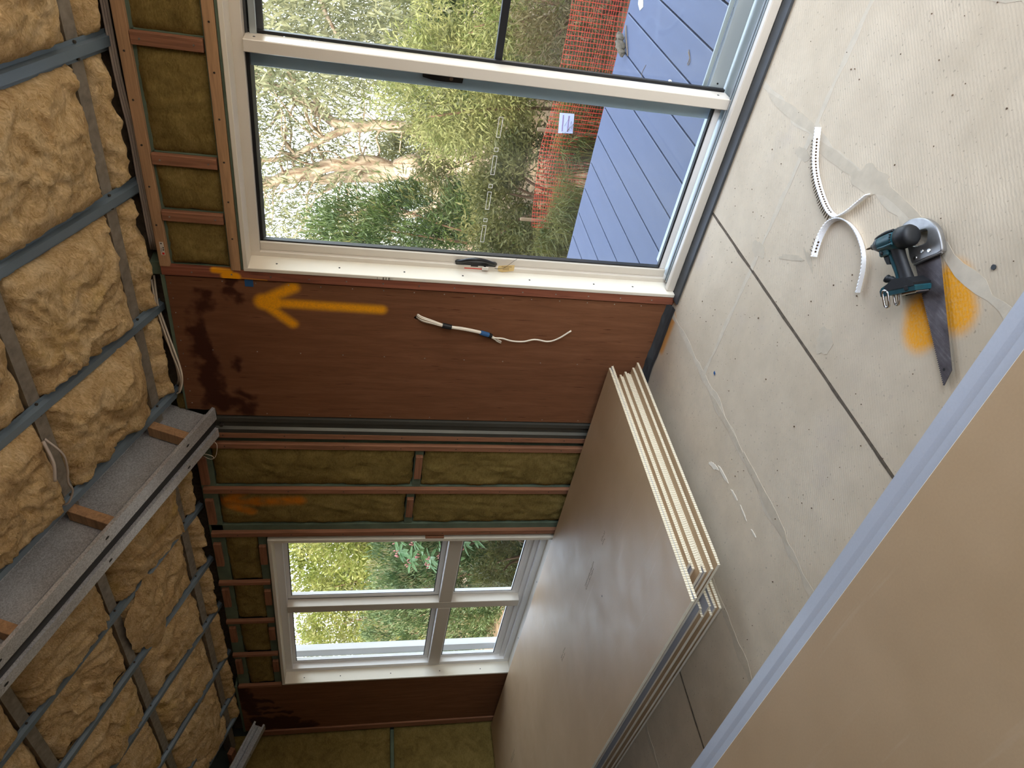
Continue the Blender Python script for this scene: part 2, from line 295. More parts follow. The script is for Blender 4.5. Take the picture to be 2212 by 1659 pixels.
# ------------------------------------------------------------------ geometry helpers
ORG = {}
class G:
    def __init__(s): s.v = []; s.f = []; s.mi = []; s.cur = 0
    def add(s, vs, fs):
        o = len(s.v); s.v += [tuple(v) for v in vs]; s.f += [tuple(i + o for i in f) for f in fs]; s.mi += [s.cur] * len(fs); return s
    def box(s, x0, x1, y0, y1, z0, z1, T=None):
        if x0 > x1: x0, x1 = x1, x0
        if y0 > y1: y0, y1 = y1, y0
        if z0 > z1: z0, z1 = z1, z0
        vs = [(x, y, z) for z in (z0, z1) for y in (y0, y1) for x in (x0, x1)]
        if T: vs = [T(*v) for v in vs]
        return s.add(vs, [(0, 2, 3, 1), (4, 5, 7, 6), (0, 1, 5, 4), (2, 6, 7, 3), (0, 4, 6, 2), (1, 3, 7, 5)])
    def cbox(s, x0, x1, y0, y1, z0, z1, c=0.002, T=None):
        """box with chamfered edges"""
        if x0 > x1: x0, x1 = x1, x0
        if y0 > y1: y0, y1 = y1, y0
        if z0 > z1: z0, z1 = z1, z0
        bm = bmesh.new(); bmesh.ops.create_cube(bm, size=1)
        for v in bm.verts: v.co = Vector(((x0 + x1) / 2 + v.co.x * (x1 - x0), (y0 + y1) / 2 + v.co.y * (y1 - y0), (z0 + z1) / 2 + v.co.z * (z1 - z0)))
        c = min(c, 0.3 * min(x1 - x0, y1 - y0, z1 - z0))
        bmesh.ops.bevel(bm, geom=bm.edges[:], offset=c, segments=1, affect='EDGES', profile=0.5)
        bm.verts.index_update(); vs = [tuple(v.co) for v in bm.verts]
        if T: vs = [T(*v) for v in vs]
        s.add(vs, [tuple(v.index for v in f.verts) for f in bm.faces]); bm.free(); return s
    def prism(s, poly, h0, h1, place):
        """poly: 2D outline; place(a, b, h) -> 3D"""
        n = len(poly); vs = [place(a, b, h0) for a, b in poly] + [place(a, b, h1) for a, b in poly]
        fs = [tuple(range(n - 1, -1, -1)), tuple(range(n, 2 * n))] + [(i, (i + 1) % n, n + (i + 1) % n, n + i) for i in range(n)]
        return s.add(vs, fs)
    def tube(s, pts, r, seg=8, caps=True, flat=None):
        pts = [Vector(p) for p in pts]; n = len(pts); R = r if isinstance(r, (list, tuple)) else [r] * n
        vs = []; prev = None
        for i, p in enumerate(pts):
            d = (pts[min(i + 1, n - 1)] - pts[max(i - 1, 0)]).normalized()
            if prev is None:
                a = d.cross(Vector((0, 0, 1)));
                if a.length < 0.05: a = d.cross(Vector((1, 0, 0)))
                a.normalize()
            else:
                a = prev - d * prev.dot(d); a.normalize()
            prev = a; b = d.cross(a)
            for k in range(seg):
                th = 2 * math.pi * k / seg; vs.append(p + (a * math.cos(th) + b * math.sin(th)) * R[i])
        fs = [(i * seg + k, i * seg + (k + 1) % seg, (i + 1) * seg + (k + 1) % seg, (i + 1) * seg + k) for i in range(n - 1) for k in range(seg)]
        if caps: fs += [tuple(range(seg - 1, -1, -1)), tuple(range((n - 1) * seg, n * seg))]
        return s.add(vs, fs)
    def grid(s, nu, nv, fn):
        vs = [fn(i / nu, j / nv) for j in range(nv + 1) for i in range(nu + 1)]
        return s.add(vs, [(j * (nu + 1) + i, j * (nu + 1) + i + 1, (j + 1) * (nu + 1) + i + 1, (j + 1) * (nu + 1) + i) for j in range(nv) for i in range(nu)])

def mesh_of(name, g, mats, smooth=False):
    me = bpy.data.meshes.new(name); me.from_pydata([tuple(v) for v in g.v], [], g.f)
    for m in (mats if isinstance(mats, (list, tuple)) else [mats]): me.materials.append(MAT[m] if isinstance(m, str) else m)
    if any(g.mi): me.polygons.foreach_set('material_index', g.mi)
    if smooth: me.polygons.foreach_set('use_smooth', [True] * len(me.polygons))
    me.update(); return me

def tag(o, label=None, cat=None, group=None, kind=None):
    if label: o['label'] = label
    if cat: o['category'] = cat
    if group: o['group'] = group
    if kind: o['kind'] = kind
    return o

def build(name, g, mats, parent=None, smooth=False, label=None, cat=None, group=None, kind=None, local=False):
    """link the collected shapes as ONE object with its origin at its own base; vertices are given in world space (local=True: in the parent's space)"""
    a = np.array(g.v, dtype=float); lo, hi = a.min(0), a.max(0); c = np.array([(lo[0] + hi[0]) / 2, (lo[1] + hi[1]) / 2, lo[2]])
    g.v = [tuple(v) for v in (a - c)]
    o = bpy.data.objects.new(name, mesh_of(name, g, mats, smooth)); COL.objects.link(o)
    base = Vector((0, 0, 0)) if (parent is None or local and parent.name not in ORG) else ORG[parent.name]
    o.location = Vector(c) - base; ORG[o.name] = Vector(c)
    if parent: o.parent = parent
    return tag(o, label, cat, group, kind)

def empty(name, loc, label=None, cat=None, group=None, kind=None):
    o = bpy.data.objects.new(name, None); o.empty_display_size = 0.05; COL.objects.link(o); o.location = loc; ORG[o.name] = Vector(loc)
    return tag(o, label, cat, group, kind)

def copy_tree(o, parent=None):
    c = o.copy(); COL.objects.link(c)
    if parent: c.parent = parent
    for ch in o.children: copy_tree(ch, c)
    return c

def piece(name, mats, parent, x0, x1, y0, y1, z0, z1, c=0.002, T=None, **k):
    return build(name, G().cbox(x0, x1, y0, y1, z0, z1, c, T), mats, parent, **k)

def fbm(p, o=4): return mnoise.fractal(p, 1.0, 2.0, o)

def arc_pts(pts, n=24):
    """smooth curve through points (Catmull-Rom)"""
    P = [Vector(p) for p in pts]; P = [P[0] * 2 - P[1]] + P + [P[-1] * 2 - P[-2]]; out = []
    for i in range(1, len(P) - 2):
        for k in range(n):
            t = k / n; a, b, c, d = P[i - 1:i + 3]
            out.append(0.5 * ((2 * b) + (c - a) * t + (2 * a - 5 * b + 4 * c - d) * t * t + (3 * b - 3 * c + d - a) * t ** 3))
    out.append(P[-2]); return out

# slope frame of the raked ceiling: X along the wall, s up the slope, n down into the room
YW = 2.76; ZC = 2.42; SA = D(22); SC, SS = math.cos(SA), math.sin(SA)
def SL(x, s, n): return (x, YW - s * SC - n * SS, ZC + s * SS - n * SC)

# ------------------------------------------------------------------ FLOOR: long panels, open and filled joints
floor = build('floor', G().box(-6.75, 2.6, -3.7, 2.80, -0.16, -0.078), 'gap', kind='structure')
PW = 0.565; XJ = [-1.352 + PW * k for k in range(-10, 8)]
cuts = {}
for k, x in enumerate(XJ[:-1]):
    y = 2.252 if abs(x + 1.917) < 0.02 or abs(x + 0.787) < 0.02 or abs(x + 1.352) < 0.02 else random.uniform(0.2, 1.0)
    cuts[k] = [2.76, y, y - 1.9, -3.7] if y > 2 else [2.76, y, y - 1.9, -3.7]
    ys = cuts[k]
    for a, b in zip(ys[:-1], ys[1:]):
        if a - b < 0.05: continue
        g = G(); dz = random.uniform(-0.0006, 0.0)
        g.cbox(x + 0.004, x + PW - 0.004, b + 0.003, a - 0.003, -0.075, dz, 0.003)
        build('floor_panel', g, 'floor', floor)
def wavy_strip(x, y0, y1, w, zt, along='y', n=40, seed=0, amp=0.5):
    g = G(); vs = []
    for i in range(n + 1):
        y = y0 + (y1 - y0) * i / n
        l = w * (0.5 + amp * fbm(Vector((y * 7, seed, 1)))); r = w * (0.5 + amp * fbm(Vector((y * 7, seed, 9))))
        for d in (-max(l, 0.004), max(r, 0.004)):
            vs.append((x + d, y, zt) if along == 'y' else (y, x + d, zt))
    m = len(vs); vs += [(a, b, -0.012) for a, b, c in vs]
    fs = []
    for i in range(n):
        a = 2 * i; fs += [(a, a + 1, a + 3, a + 2), (a, a + 2, m + a + 2, m + a), (a + 1, m + a + 1, m + a + 3, a + 3)]
    fs += [(0, m, m + 1, 1), (2 * n, 2 * n + 1, m + 2 * n + 1, m + 2 * n)]
    return g.add(vs, fs)
for j, x in enumerate(XJ):
    if min(abs(x + 1.352), abs(x + 3.047)) < 0.02:          # open saw cut joint: dark and crumbly, kept low
        build('joint_gap', wavy_strip(x, -3.6, 2.74, 0.0085, 0.0004, seed=j, amp=0.5, n=420), 'gap', floor)
    else:
        build('joint_mortar', wavy_strip(x, -3.6, 2.74, 0.032, 0.0003, seed=j, amp=1.0, n=150), 'mortar' if j % 2 else 'mortar_dark', floor)
for k, x in enumerate(XJ[:-1]):
    for y in cuts[k][1:-1]: build('cross_joint', wavy_strip(y, x, x + PW, 0.022, 0.00035, 'x', 24, k + 50, 0.6), 'mortar', floor)
PZ = [0.0003]
def patch(cx, cyy, rx, ry, rot, seed, mat='mortar_dark', zt=None, jag=0.35):
    n = 34; ring = []; PZ[0] += 0.00003; zt = PZ[0] if zt is None else zt
    for i in range(n):
        a = 2 * math.pi * i / n; k = 1 + jag * fbm(Vector((math.cos(a) * 1.6, math.sin(a) * 1.6, seed)))
        x, y = rx * k * math.cos(a), ry * k * math.sin(a); ring.append((cx + x * math.cos(rot) - y * math.sin(rot), cyy + x * math.sin(rot) + y * math.cos(rot)))
    return build('mortar_smear', G().prism(ring, -0.006, zt, lambda a, b, h: (a, b, h)), mat, floor)
patch(-0.80, 2.08, 0.020, 0.17, 0.08, 1); patch(-0.775, 1.86, 0.042, 0.085, 0.25, 2); patch(-0.765, 1.70, 0.016, 0.11, 0.0, 3)
patch(-0.79, 2.42, 0.02, 0.22, 0.05, 4); patch(-0.87, 2.25, 0.020, 0.05, 0.1, 5); patch(-1.265, 2.262, 0.032, 0.05, 0.2, 6)
patch(-1.268, 1.69, 0.045, 0.045, 0.4, 7); patch(-1.17, 2.05, 0.012, 0.07, 0.5, 8, jag=0.5); patch(-1.12, 1.95, 0.010, 0.055, -0.3, 9, jag=0.5)
patch(-2.09, 1.82, 0.008, 0.05, 0.1, 14, 'plaster', 0.0009, 0.5); patch(-2.13, 1.90, 0.011, 0.035, 0.5, 15, 'plaster', 0.0009, 0.5); patch(-2.08, 1.70, 0.005, 0.035, 0.1, 16, 'plaster', 0.0009, 0.5); patch(-2.075, 1.60, 0.004, 0.03, -0.1, 19, 'plaster', 0.0009, 0.5); patch(-2.07, 1.50, 0.004, 0.022, 0.1, 20, 'plaster', 0.0009, 0.5)
patch(-1.91, 1.55, 0.02, 0.22, 0.0, 17); patch(-1.92, 1.95, 0.014, 0.2, 0.03, 18)
g = G()
for i in range(150):
    x, y = random.uniform(-2.6, 0.0), random.uniform(1.1, 2.65); r = random.uniform(0.0008, 0.0026); a = random.uniform(0, 3)
    if -2.4 < x < -2.1 and y > 1.3: continue
    ring = [(x + r * random.uniform(0.5, 1.4) * math.cos(a + q * 1.05), y + r * random.uniform(0.5, 1.4) * math.sin(a + q * 1.05)) for q in range(6)]
    g.prism(ring, -0.001, random.uniform(0.001, 0.003), lambda p, q, h: (p, q, h))
build('floor_grit', g, 'bark_dark', floor, kind='stuff')

# ------------------------------------------------------------------ BACK WALL
g = G()
for x0, x1, z0, z1 in ((-6.75, -5.72, -0.1, 2.5), (-5.72, -3.80, -0.1, 0.19), (-5.72, -3.80, 2.05, 2.5), (-3.80, -1.845, -0.1, 2.5), (-1.845, 0.18, 2.035, 2.5), (-1.845, 0.18, -0.16, -0.055), (0.18, 2.6, -0.1, 2.5)):
    g.box(x0, x1, 2.865, 2.93, z0, z1)
wall = build('wall_back', g, ['wrap'], kind='structure')
g = G()
for x0, x1, z0, z1 in ((-6.75, -5.72, -0.6, 2.5), (-5.72, -3.80, -0.6, 0.17), (-5.72, -3.80, 2.07, 2.5), (-3.80, -1.845, -0.6, 2.5), (-1.845, 0.18, 2.06, 2.5), (0.18, 2.6, -0.6, 2.5)):
    g.box(x0, x1, 2.931, 2.96, z0, z1)
build('outer_cladding', g, 'extwall', wall)

def board(name, mat, x0, x1, z0, z1, y0=2.742, y1=2.768, parent=None, **k): return piece(name, mat, parent or wall, x0, x1, y0, y1, z0, z1, 0.0015, **k)
def screws(pts, y, mat='screw', r=0.0035, parent=None):
    for x, z in pts:
        g = G(); g.tube([(x, y - 0.0012, z), (x, y + 0.008, z)], r, 8); g.tube([(x, y - 0.0014, z), (x, y - 0.0009, z)], r * 0.45, 6); build('screw', g, mat, parent or wall)
NOG = [(-0.48, 0.044), (-0.915, 0.044), (-1.355, 0.042), (-1.598, 0.042)]
# above the glazed door
board('batten_timber', 'pine_x', -1.838, 0.6, 2.322, 2.362); board('batten_timber', 'pine_x', -1.838, 0.6, 2.036, 2.076)
board('lintel_packer', 'green_x', -1.838, 0.6, 2.022, 2.035, 2.752, 2.80)
board('frame_packer', 'green_x', -1.838, 0.6, 2.31, 2.36, 2.770, 2.86); board('frame_packer', 'green_x', -1.838, 0.6, 2.036, 2.085, 2.770, 2.86)
for x, w in NOG:
    board('nogging', 'red_z', x - w / 2, x + w / 2, 2.084, 2.320, 2.744, 2.768); board('nogging_stud', 'green_z', x - w / 2 - 0.004, x + w / 2 + 0.004, 2.084, 2.320, 2.770, 2.86)
    screws([(x, 2.115), (x, 2.29)], 2.744)
screws([(-0.62 - 0.17 * k, 2.345) for k in range(7)] + [(-0.66 - 0.17 * k, 2.056) for k in range(7)], 2.742, 'screw_dark', 0.004)
# narrow board between door and plywood, plywood panel
board('edge_board', 'spray_timber', -1.884, -1.838, 0.0, 2.362, 2.746, 2.770); board('edge_stud', 'green_z', -1.90, -1.838, 0.0, 2.41, 2.771, 2.862)
screws([(-1.862, 0.12 + 0.163 * k) for k in range(14)], 2.746)
g = G(); hole = Vector((-2.052, 1.247)); hr = 0.024
pts_out = [(-2.732, 0.03), (-1.892, 0.03), (-1.892, 2.352), (-2.692, 2.362), (-2.698, 2.275), (-2.690, 2.23), (-2.732, 2.225)]
bm = bmesh.new(); vo = [bm.verts.new((x, 2.754, z)) for x, z in pts_out]
vh = [bm.verts.new((hole.x + hr * 0.75 * math.cos(a), 2.754, hole.y + hr * (1.15 if math.sin(a) < 0 else 1.0) * math.sin(a))) for a in [2 * math.pi * k / 18 for k in range(18)]]
ed = [bm.edges.new((vo[i], vo[(i + 1) % len(vo)])) for i in range(len(vo))] + [bm.edges.new((vh[i], vh[(i + 1) % 18])) for i in range(18)]
bmesh.ops.triangle_fill(bm, use_beauty=True, use_dissolve=False, edges=ed)
ret = bmesh.ops.extrude_face_region(bm, geom=bm.faces[:]); bmesh.ops.translate(bm, verts=[v for v in ret['geom'] if isinstance(v, bmesh.types.BMVert)], vec=(0, 0.012, 0))
bmesh.ops.recalc_face_normals(bm, faces=bm.faces[:]); bm.verts.index_update(); bm.verts.ensure_lookup_table()
g.add([tuple(v.co) for v in bm.verts], [tuple(v.index for v in f.verts) for f in bm.faces]); bm.free()
plyw = build('plywood_sheet', g, 'ply', wall)
screws([(-1.905, 0.16 + 0.14 * k) for k in range(15)] + [(-2.30, 0.2 + 0.2 * k) for k in range(11)] + [(-2.715, 0.3 + 0.21 * k) for k in range(9)] + [(-1.93 - 0.08 * k, 2.335) for k in range(10)], 2.754, 'screw', 0.0028)
board('ply_edge_strip', 'green_z', -2.70, -1.89, 2.353, 2.372, 2.756, 2.80)
board('hole_backing', 'green_z', -2.74, -1.90, 0.03, 0.12, 2.767, 2.86)
g = G(); g.grid(20, 3, lambda u, v: (-2.74 + 0.86 * u, 2.70 + 0.06 * v + 0.012 * fbm(Vector((u * 6, v, 2))), 0.004 + 0.03 * v * v)); build('sealant_strip', g, 'flash', wall, kind='stuff')
# steel post of the portal
post = empty('steel_post', (-2.795, 2.75, 0), 'grey steel channel post between plywood panel and insulation bays', 'post')
prof = [(-2.742, 2.742), (-2.742, 2.862), (-2.746, 2.862), (-2.746, 2.748), (-2.766, 2.748), (-2.776, 2.760), (-2.815, 2.760), (-2.826, 2.748), (-2.846, 2.748), (-2.846, 2.862), (-2.850, 2.862), (-2.850, 2.742), (-2.824, 2.742), (-2.812, 2.754), (-2.779, 2.754), (-2.768, 2.742)]
build('channel', G().prism(prof, 0.0, 2.27, lambda a, b, h: (a, b, h)), 'post', post)
for z in (2.21,): build('bolt', G().tube([(-2.795, 2.738, z), (-2.795, 2.756, z)], 0.011, 6), 'bolt', post)
# studs left of the post
board('batten_timber', 'red_z', -2.890, -2.853, 0.03, 2.30); board('green_stud', 'green_z', -2.974, -2.853, 0.03, 2.34, 2.790, 2.862)
board('batten_timber', 'red_z', -2.974, -2.937, 0.03, 2.315); board('batten_timber', 'red_z', -3.351, -3.312, 0.03, 2.36); board('batten_timber', 'red_z', -3.762, -3.722, 0.03, 2.36)
board('green_stud', 'green_z', -3.356, -3.308, 0.03, 2.36, 2.770, 2.862); board('green_stud', 'green_z', -3.764, -3.672, 0.03, 2.36, 2.768, 2.862)
for x in (-2.87, -2.955, -3.33, -3.742): screws([(x, 0.35 + 0.31 * k) for k in range(7)], 2.742, 'screw_dark', 0.0035)
# top plate of green framing with red blocks
board('top_plate', 'green_x', -5.70, -2.90, 2.292, 2.372, 2.768, 2.862)
for x0, x1 in ((-3.28, -3.06), (-3.64, -3.42), (-4.07, -3.84), (-4.55, -4.34), (-5.02, -4.83), (-5.50, -5.30)):
    board('plate_block', 'red_x', x0, x1, 2.318, 2.362, 2.744, 2.767)
    if x1 < -3.8: board('sill_block', 'red_x', x0 + 0.01, x1 - 0.03, 2.056, 2.098, 2.744, 2.767)
board('lintel_plate', 'green_x', -5.70, -3.77, 2.052, 2.102, 2.768, 2.862)
for x in (-4.27, -4.75, -5.22, -5.712): board('batten_timber', 'red_z', x - 0.012 - 0.004, x + 0.016, 2.052, 2.372)
# mid-height noggings
for x0, x1, z in ((-3.308, -2.976, 1.17), (-3.670, -3.354, 1.195)):
    board('nogging', 'green_x', x0, x1, z - 0.024, z + 0.024, 2.770, 2.862); board('nogging_block', 'red_x', x0 + 0.09, x1 - 0.055, z - 0.02, z + 0.02, 2.744, 2.769)
# reveal batten over window edge, plywood at the corner
board('plywood_sheet', 'ply2', -6.545, -5.730, 0.05, 2.385, 2.754, 2.766)
board('edge_stud', 'green_z', -6.56, -5.73, 2.386, 2.404, 2.756, 2.84)
board('corner_batten', 'red_z', -6.628, -6.548, 0.05, 2.27, 2.742, 2.768)
# insulation batts in the bays
def wall_batt(x0, x1, z0, z1, y=2.776, seed=0, parent=None, axis='x', bulge=0.012):
    nx = max(8, int((x1 - x0) / 0.014)); nz = max(8, int((z1 - z0) / 0.014)); g = G()
    def fn(u, v):
        x = x0 + (x1 - x0) * u; z = z0 + (z1 - z0) * v
        e = min(u * (x1 - x0), (1 - u) * (x1 - x0), v * (z1 - z0), (1 - v) * (z1 - z0))
        k = 1 - math.exp(-e / 0.02)
        q = Vector((x * 5, z * 5, seed)); h = fbm(q, 4) * 0.011 + abs(mnoise.noise(Vector((x * 17, z * 11, seed)))) * 0.012
        ex = 0.009 * fbm(Vector((x * 16, z * 16, seed + 3)))
        d = y - 0.007 + 0.010 * (1 - k) - bulge * k - h * k
        return (x + ex * (1 if 0 < u < 1 else 1), d, z + 0.009 * fbm(Vector((x * 16, z * 16, seed + 7)))) if axis == 'x' else (d, x + ex, z)
    g.grid(nx, nz, fn)
    return build('insulation_batt', g, 'rock', parent or wall, smooth=True)
edges = [0.55] + [x for x, w in NOG] + [-1.838]
for i in range(len(edges) - 1):
    wall_batt(edges[i + 1] + (0.021 if i < len(edges) - 2 else 0.0), edges[i] - 0.021, 2.078, 2.322, 2.776, i)
wall_batt(-3.304, -2.982, 1.20, 2.29, 2.778, 11); wall_batt(-3.304, -2.978, 0.05, 1.14, 2.778, 12)
wall_batt(-3.664, -3.36, 1.222, 2.29, 2.778, 13); wall_batt(-3.664, -3.36, 0.05, 1.165, 2.778, 14)
wall_batt(-2.936, -2.892, 0.05, 1.75, 2.788, 15, bulge=0.004)
for i, (x0, x1) in enumerate(((-4.255, -3.80), (-4.73, -4.29), (-5.20, -4.77), (-5.69, -5.24))): wall_batt(x0, x1, 2.104, 2.290, 2.776, 20 + i)
wall_batt(-2.73, -2.62, 2.20, 2.42, 2.79, 31)

# ------------------------------------------------------------------ LEFT WALL (turns the corner), right and rear walls outside the frame
wl_ = build('wall_left', G().box(-6.80, -6.74, -3.7, 2.93, -0.1, 5.2), 'wrap', kind='structure')
for y, w in ((1.45, 0.05), (0.85, 0.05), (0.35, 0.05)): piece('green_stud', 'green_z', wl_, -6.74, -6.655, y - w, y, 0.03, 2.6)
for y0, y1 in ((1.455, 2.74), (0.855, 1.395), (0.355, 0.795)):
    piece('nogging', 'green_y', wl_, -6.74, -6.665, y0, y1, 1.125, 1.155)
for i, (y0, y1, z0, z1) in enumerate(((1.46, 2.775, 0.05, 1.122), (1.46, 2.775, 1.158, 2.5), (0.86, 1.39, 0.05, 1.12), (0.86, 1.39, 1.16, 2.9))):
    nx = int((y1 - y0) / 0.02); nz = int((z1 - z0) / 0.02)
    def fn(u, v, y0=y0, y1=y1, z0=z0, z1=z1, i=i):
        y = y0 + (y1 - y0) * u; z = z0 + (z1 - z0) * v; e = min(u, 1 - u) * (y1 - y0); e = min(e, min(v, 1 - v) * (z1 - z0)); k = 1 - math.exp(-e / 0.025)
        return (-6.685 + 0.03 * k + 0.02 * fbm(Vector((y * 5, z * 5, i))) * k, y, z)
    build('insulation_batt', G().grid(nx, nz, fn), 'rock', wl_, smooth=True)
wr_ = build('wall_right', G().box(1.62, 1.70, -3.7, 2.93, 2.2, 5.2).box(1.62, 1.70, -3.7, -1.5, -0.1, 2.2).box(1.62, 1.70, 2.4, 2.93, -0.1, 2.2), 'ply', kind='structure')
build('wall_rear', G().box(-6.75, 2.5, -3.72, -3.64, -0.1, 5.2), 'ply', kind='structure')

# ------------------------------------------------------------------ CEILING
g = G(); g.box(-6.9, 2.7, -0.55, 7.25, -0.25, -0.19, SL); ceil = build('ceiling', g, 'roof', kind='structure')
BAT = [0.75, 0.18, -0.385, -0.952, -1.508, -2.10, -2.625, -3.545, -4.08, -4.62, -5.27, -5.85, -6.22]
for x in BAT:
    o = build('ceiling_batten', G().prism([(-0.036, -0.018), (-0.019, -0.018), (-0.015, -0.0), (-0.003, -0.0), (-0.001, -0.003), (0.001, -0.003), (0.003, 0.0), (0.015, -0.0), (0.019, -0.018), (0.036, -0.018), (0.036, -0.016), (0.021, -0.016), (0.0165, 0.0025), (-0.0165, 0.0025), (-0.021, -0.016), (-0.036, -0.016)],
              -0.06, 5.6, lambda a, b, h, x=x: SL(x + a, h, b)), 'batten', ceil)
SP = [0.105 + 0.588 * k for k in range(9)]
for s0 in SP:
    g = G(); prof = [(-0.027, -0.019), (0.027, -0.019), (0.027, -0.095), (0.024, -0.095), (0.024, -0.022), (-0.024, -0.022), (-0.024, -0.036), (-0.027, -0.036)]
    for x0, x1 in ((-6.7, -2.875), (-2.715, 2.5)):
        build('purlin', G().prism(prof, x0, x1, lambda a, b, h, s0=s0: SL(h, s0 + a, b)), 'purlin', ceil)
    for x in BAT:
        if -6 < x < 0: 
            for d in (-0.028, 0.028): build('batten_screw', G().tube([SL(x + d, s0, -0.019), SL(x + d, s0, -0.009)], 0.0055, 6), 'bolt', ceil)
def ceil_batt(x0, x1, s0, s1, seed, drop=0.012, lap=0.03):
    nx = max(10, int((x1 - x0) / 0.0115)); ns = max(8, int((s1 - s0) / 0.0115)); g = G(); L, H = x1 - x0, s1 - s0
    def fn(u, v):
        p = Vector((x0 + L * u, s0 + H * v, seed * 0.37))
        rag = 0.022 * fbm(Vector((p.x * 9, p.y * 9, seed)), 4) + 0.012 * mnoise.noise(Vector((p.x * 38, p.y * 38, seed)))
        e = min(u * L, (1 - u) * L, v * H, (1 - v) * H); k = 1 - math.exp(-max(e, 0) / 0.028)
        x = x0 + L * u; s = s0 + H * v
        wv = (1 - k)
        if u > 0.5: x += (lap * min(1.0, wv * 1.4) + rag * 1.2 * wv) if lap > 0 else rag * wv * 0.6
        else: x += rag * wv * 0.7
        s += rag * wv * 0.9
        q = Vector((p.x * 2.3, p.y * 3.1, seed)); wq = Vector((fbm(q), fbm(q + Vector((5, 1, 0))), 0)) * 0.16
        r = p + wq; fold = 1 - abs(mnoise.noise(Vector((r.x * 5, r.y * 9, seed)))) * 2
        f2 = 1 - abs(mnoise.noise(Vector((r.x * 13, r.y * 19, seed + 4)))) * 2
        n = -0.055 + (0.055 + drop) * k + k * (0.030 * fold + 0.017 * f2 + 0.026 * fbm(Vector((p.x * 3, p.y * 3, seed)), 3) + 0.006 * fbm(Vector((p.x * 30, p.y * 30, seed)), 3))
        sag = math.sin(math.pi * u) * math.sin(math.pi * v) * 0.012
        n += sag
        if abs(x - round_b(x)) < 0.024 and k < 0.9 and lap <= 0: n = min(n, -0.02)
        return SL(x, s, n)
    g.grid(nx, ns, fn)
    return build('insulation_batt', g, 'wool', ceil, smooth=True)
def round_b(x): return min(BAT, key=lambda b: abs(b - x))
rows = [(-0.03, 0.076)] + [(SP[k] + 0.03, SP[k + 1] - 0.03) for k in range(7)]
cols = [(BAT[k + 1] + 0.020, BAT[k] - 0.020) for k in range(len(BAT) - 1)]
q = 0
for ri, (s0, s1) in enumerate(rows):
    for ci, (x0, x1) in enumerate(cols):
        q += 1
        if x1 > 0.1 and ri > 4: continue
        if ri >= 6 and (x1 > -0.2 or x0 < -5): continue
        if x0 < -2.9 and x1 > -2.7: x0 = -3.525; x1 = -2.875
        lap = random.choice((0.0, 0.0, 0.008)) if x1 < -3 else 0.0 if ri == 0 or x1 < -2.5 and (q * 7) % 3 == 0 else random.choice((-0.0, 0.0, 0.012, 0.022))
        ceil_batt(x0, x1, s0, s1, q * 1.7, drop=0.0 if ri == 0 else random.uniform(-0.022, -0.008) if x1 < -3 else random.uniform(0.0, 0.02), lap=lap)
# loose lumps that hang over the battens left of the rafter
for x, s, rx, rs, sd_ in ((-3.80, 0.50, 0.30, 0.17, 301), (-5.75, 0.36, 0.42, 0.17, 303), (-3.30, 0.40, 0.22, 0.16, 305)):
    g = G()
    def fn(u, v, x=x, s=s, rx=rx, rs=rs, sd_=sd_):
        th = 2 * math.pi * u; rr = v * (1 + 0.3 * fbm(Vector((math.cos(th) * 1.5, math.sin(th) * 1.5, sd_))) + 0.06 * mnoise.noise(Vector((math.cos(th) * 9, math.sin(th) * 9, sd_))))
        X = x + rx * rr * math.cos(th); S_ = s + rs * rr * math.sin(th); k = 1 - v ** 3
        return SL(X, S_, 0.004 + k * (0.028 + 0.03 * abs(fbm(Vector((X * 5, S_ * 7, sd_)), 4)) + 0.012 * fbm(Vector((X * 20, S_ * 25, sd_)), 3)))
    g.grid(64, 24, fn); build('insulation_lump', g, 'wool', ceil, smooth=True)
# board coloured dark to give the shade of the gap above the wall head
board('head_gap_shade', 'gap', -6.7, 2.4, 2.40, 2.50, 2.85, 2.862)

# ------------------------------------------------------------------ PORTAL RAFTERS
def rafter(name, xr, n0, n1, loc, label, s1=5.6, two=True):
    r = empty(name, loc, label, 'beam')
    T = 0.003
    def chan(xw, sgn, w, lip):   # web at xw, flanges towards sgn*x
        e = xw + sgn * w
        pr = [(xw, n0), (e, n0), (e, n0 + lip), (e - sgn * T, n0 + lip), (e - sgn * T, n0 + T), (xw + sgn * T, n0 + T), (xw + sgn * T, n1 - 0.07), (xw + sgn * T * 3.5, n1 - 0.064), (xw + sgn * T, n1 - 0.058), (xw + sgn * T, n1 - T), (e - sgn * T, n1 - T), (e - sgn * T, n1 - lip), (e, n1 - lip), (e, n1), (xw, n1)]
        g = G().prism(pr, -0.03, s1, lambda a, b, h: SL(a, h, b))
        # bolt holes: dark plugs set flush in the lower flange
        build('channel', g, 'galv', r)
        for k in range(9):
            s = 0.21 + 0.571 * k + (0.02 if sgn < 0 else 0); xm = xw + sgn * w * 0.5
            g2 = G(); m = 12; ring = [(0.0065 * math.cos(2 * math.pi * j / m), 0.011 * math.sin(2 * math.pi * j / m)) for j in range(m)]
            g2.prism(ring, n1 - 0.001, n1 + 0.0006, lambda a, b, h: SL(xm + a, s + b, h)); build('bolt_hole', g2, 'black', r)
    chan(xr - 0.003, 1, 0.078, 0.016)
    if two: chan(xr - 0.069, -1, 0.058, 0.016)
    return r
raf = rafter('steel_rafter', -2.718, -0.05, 0.204, SL(-2.75, 0, 0.2), 'large galvanised double channel rafter crossing the ceiling above the steel post')
build('slot_shade_plate', G().box(-2.783, -2.725, -0.03, 5.6, 0.186, 0.190, SL), 'black', raf)  # black plate added to give the shade in the slot between the channels
for s in (0.18, 0.72, 1.25, 1.8, 2.4):
    build('timber_block', G().cbox(-2.712, -2.648, s - 0.022, s + 0.022, -0.01, 0.198, 0.002, SL), 'pine_x', raf)
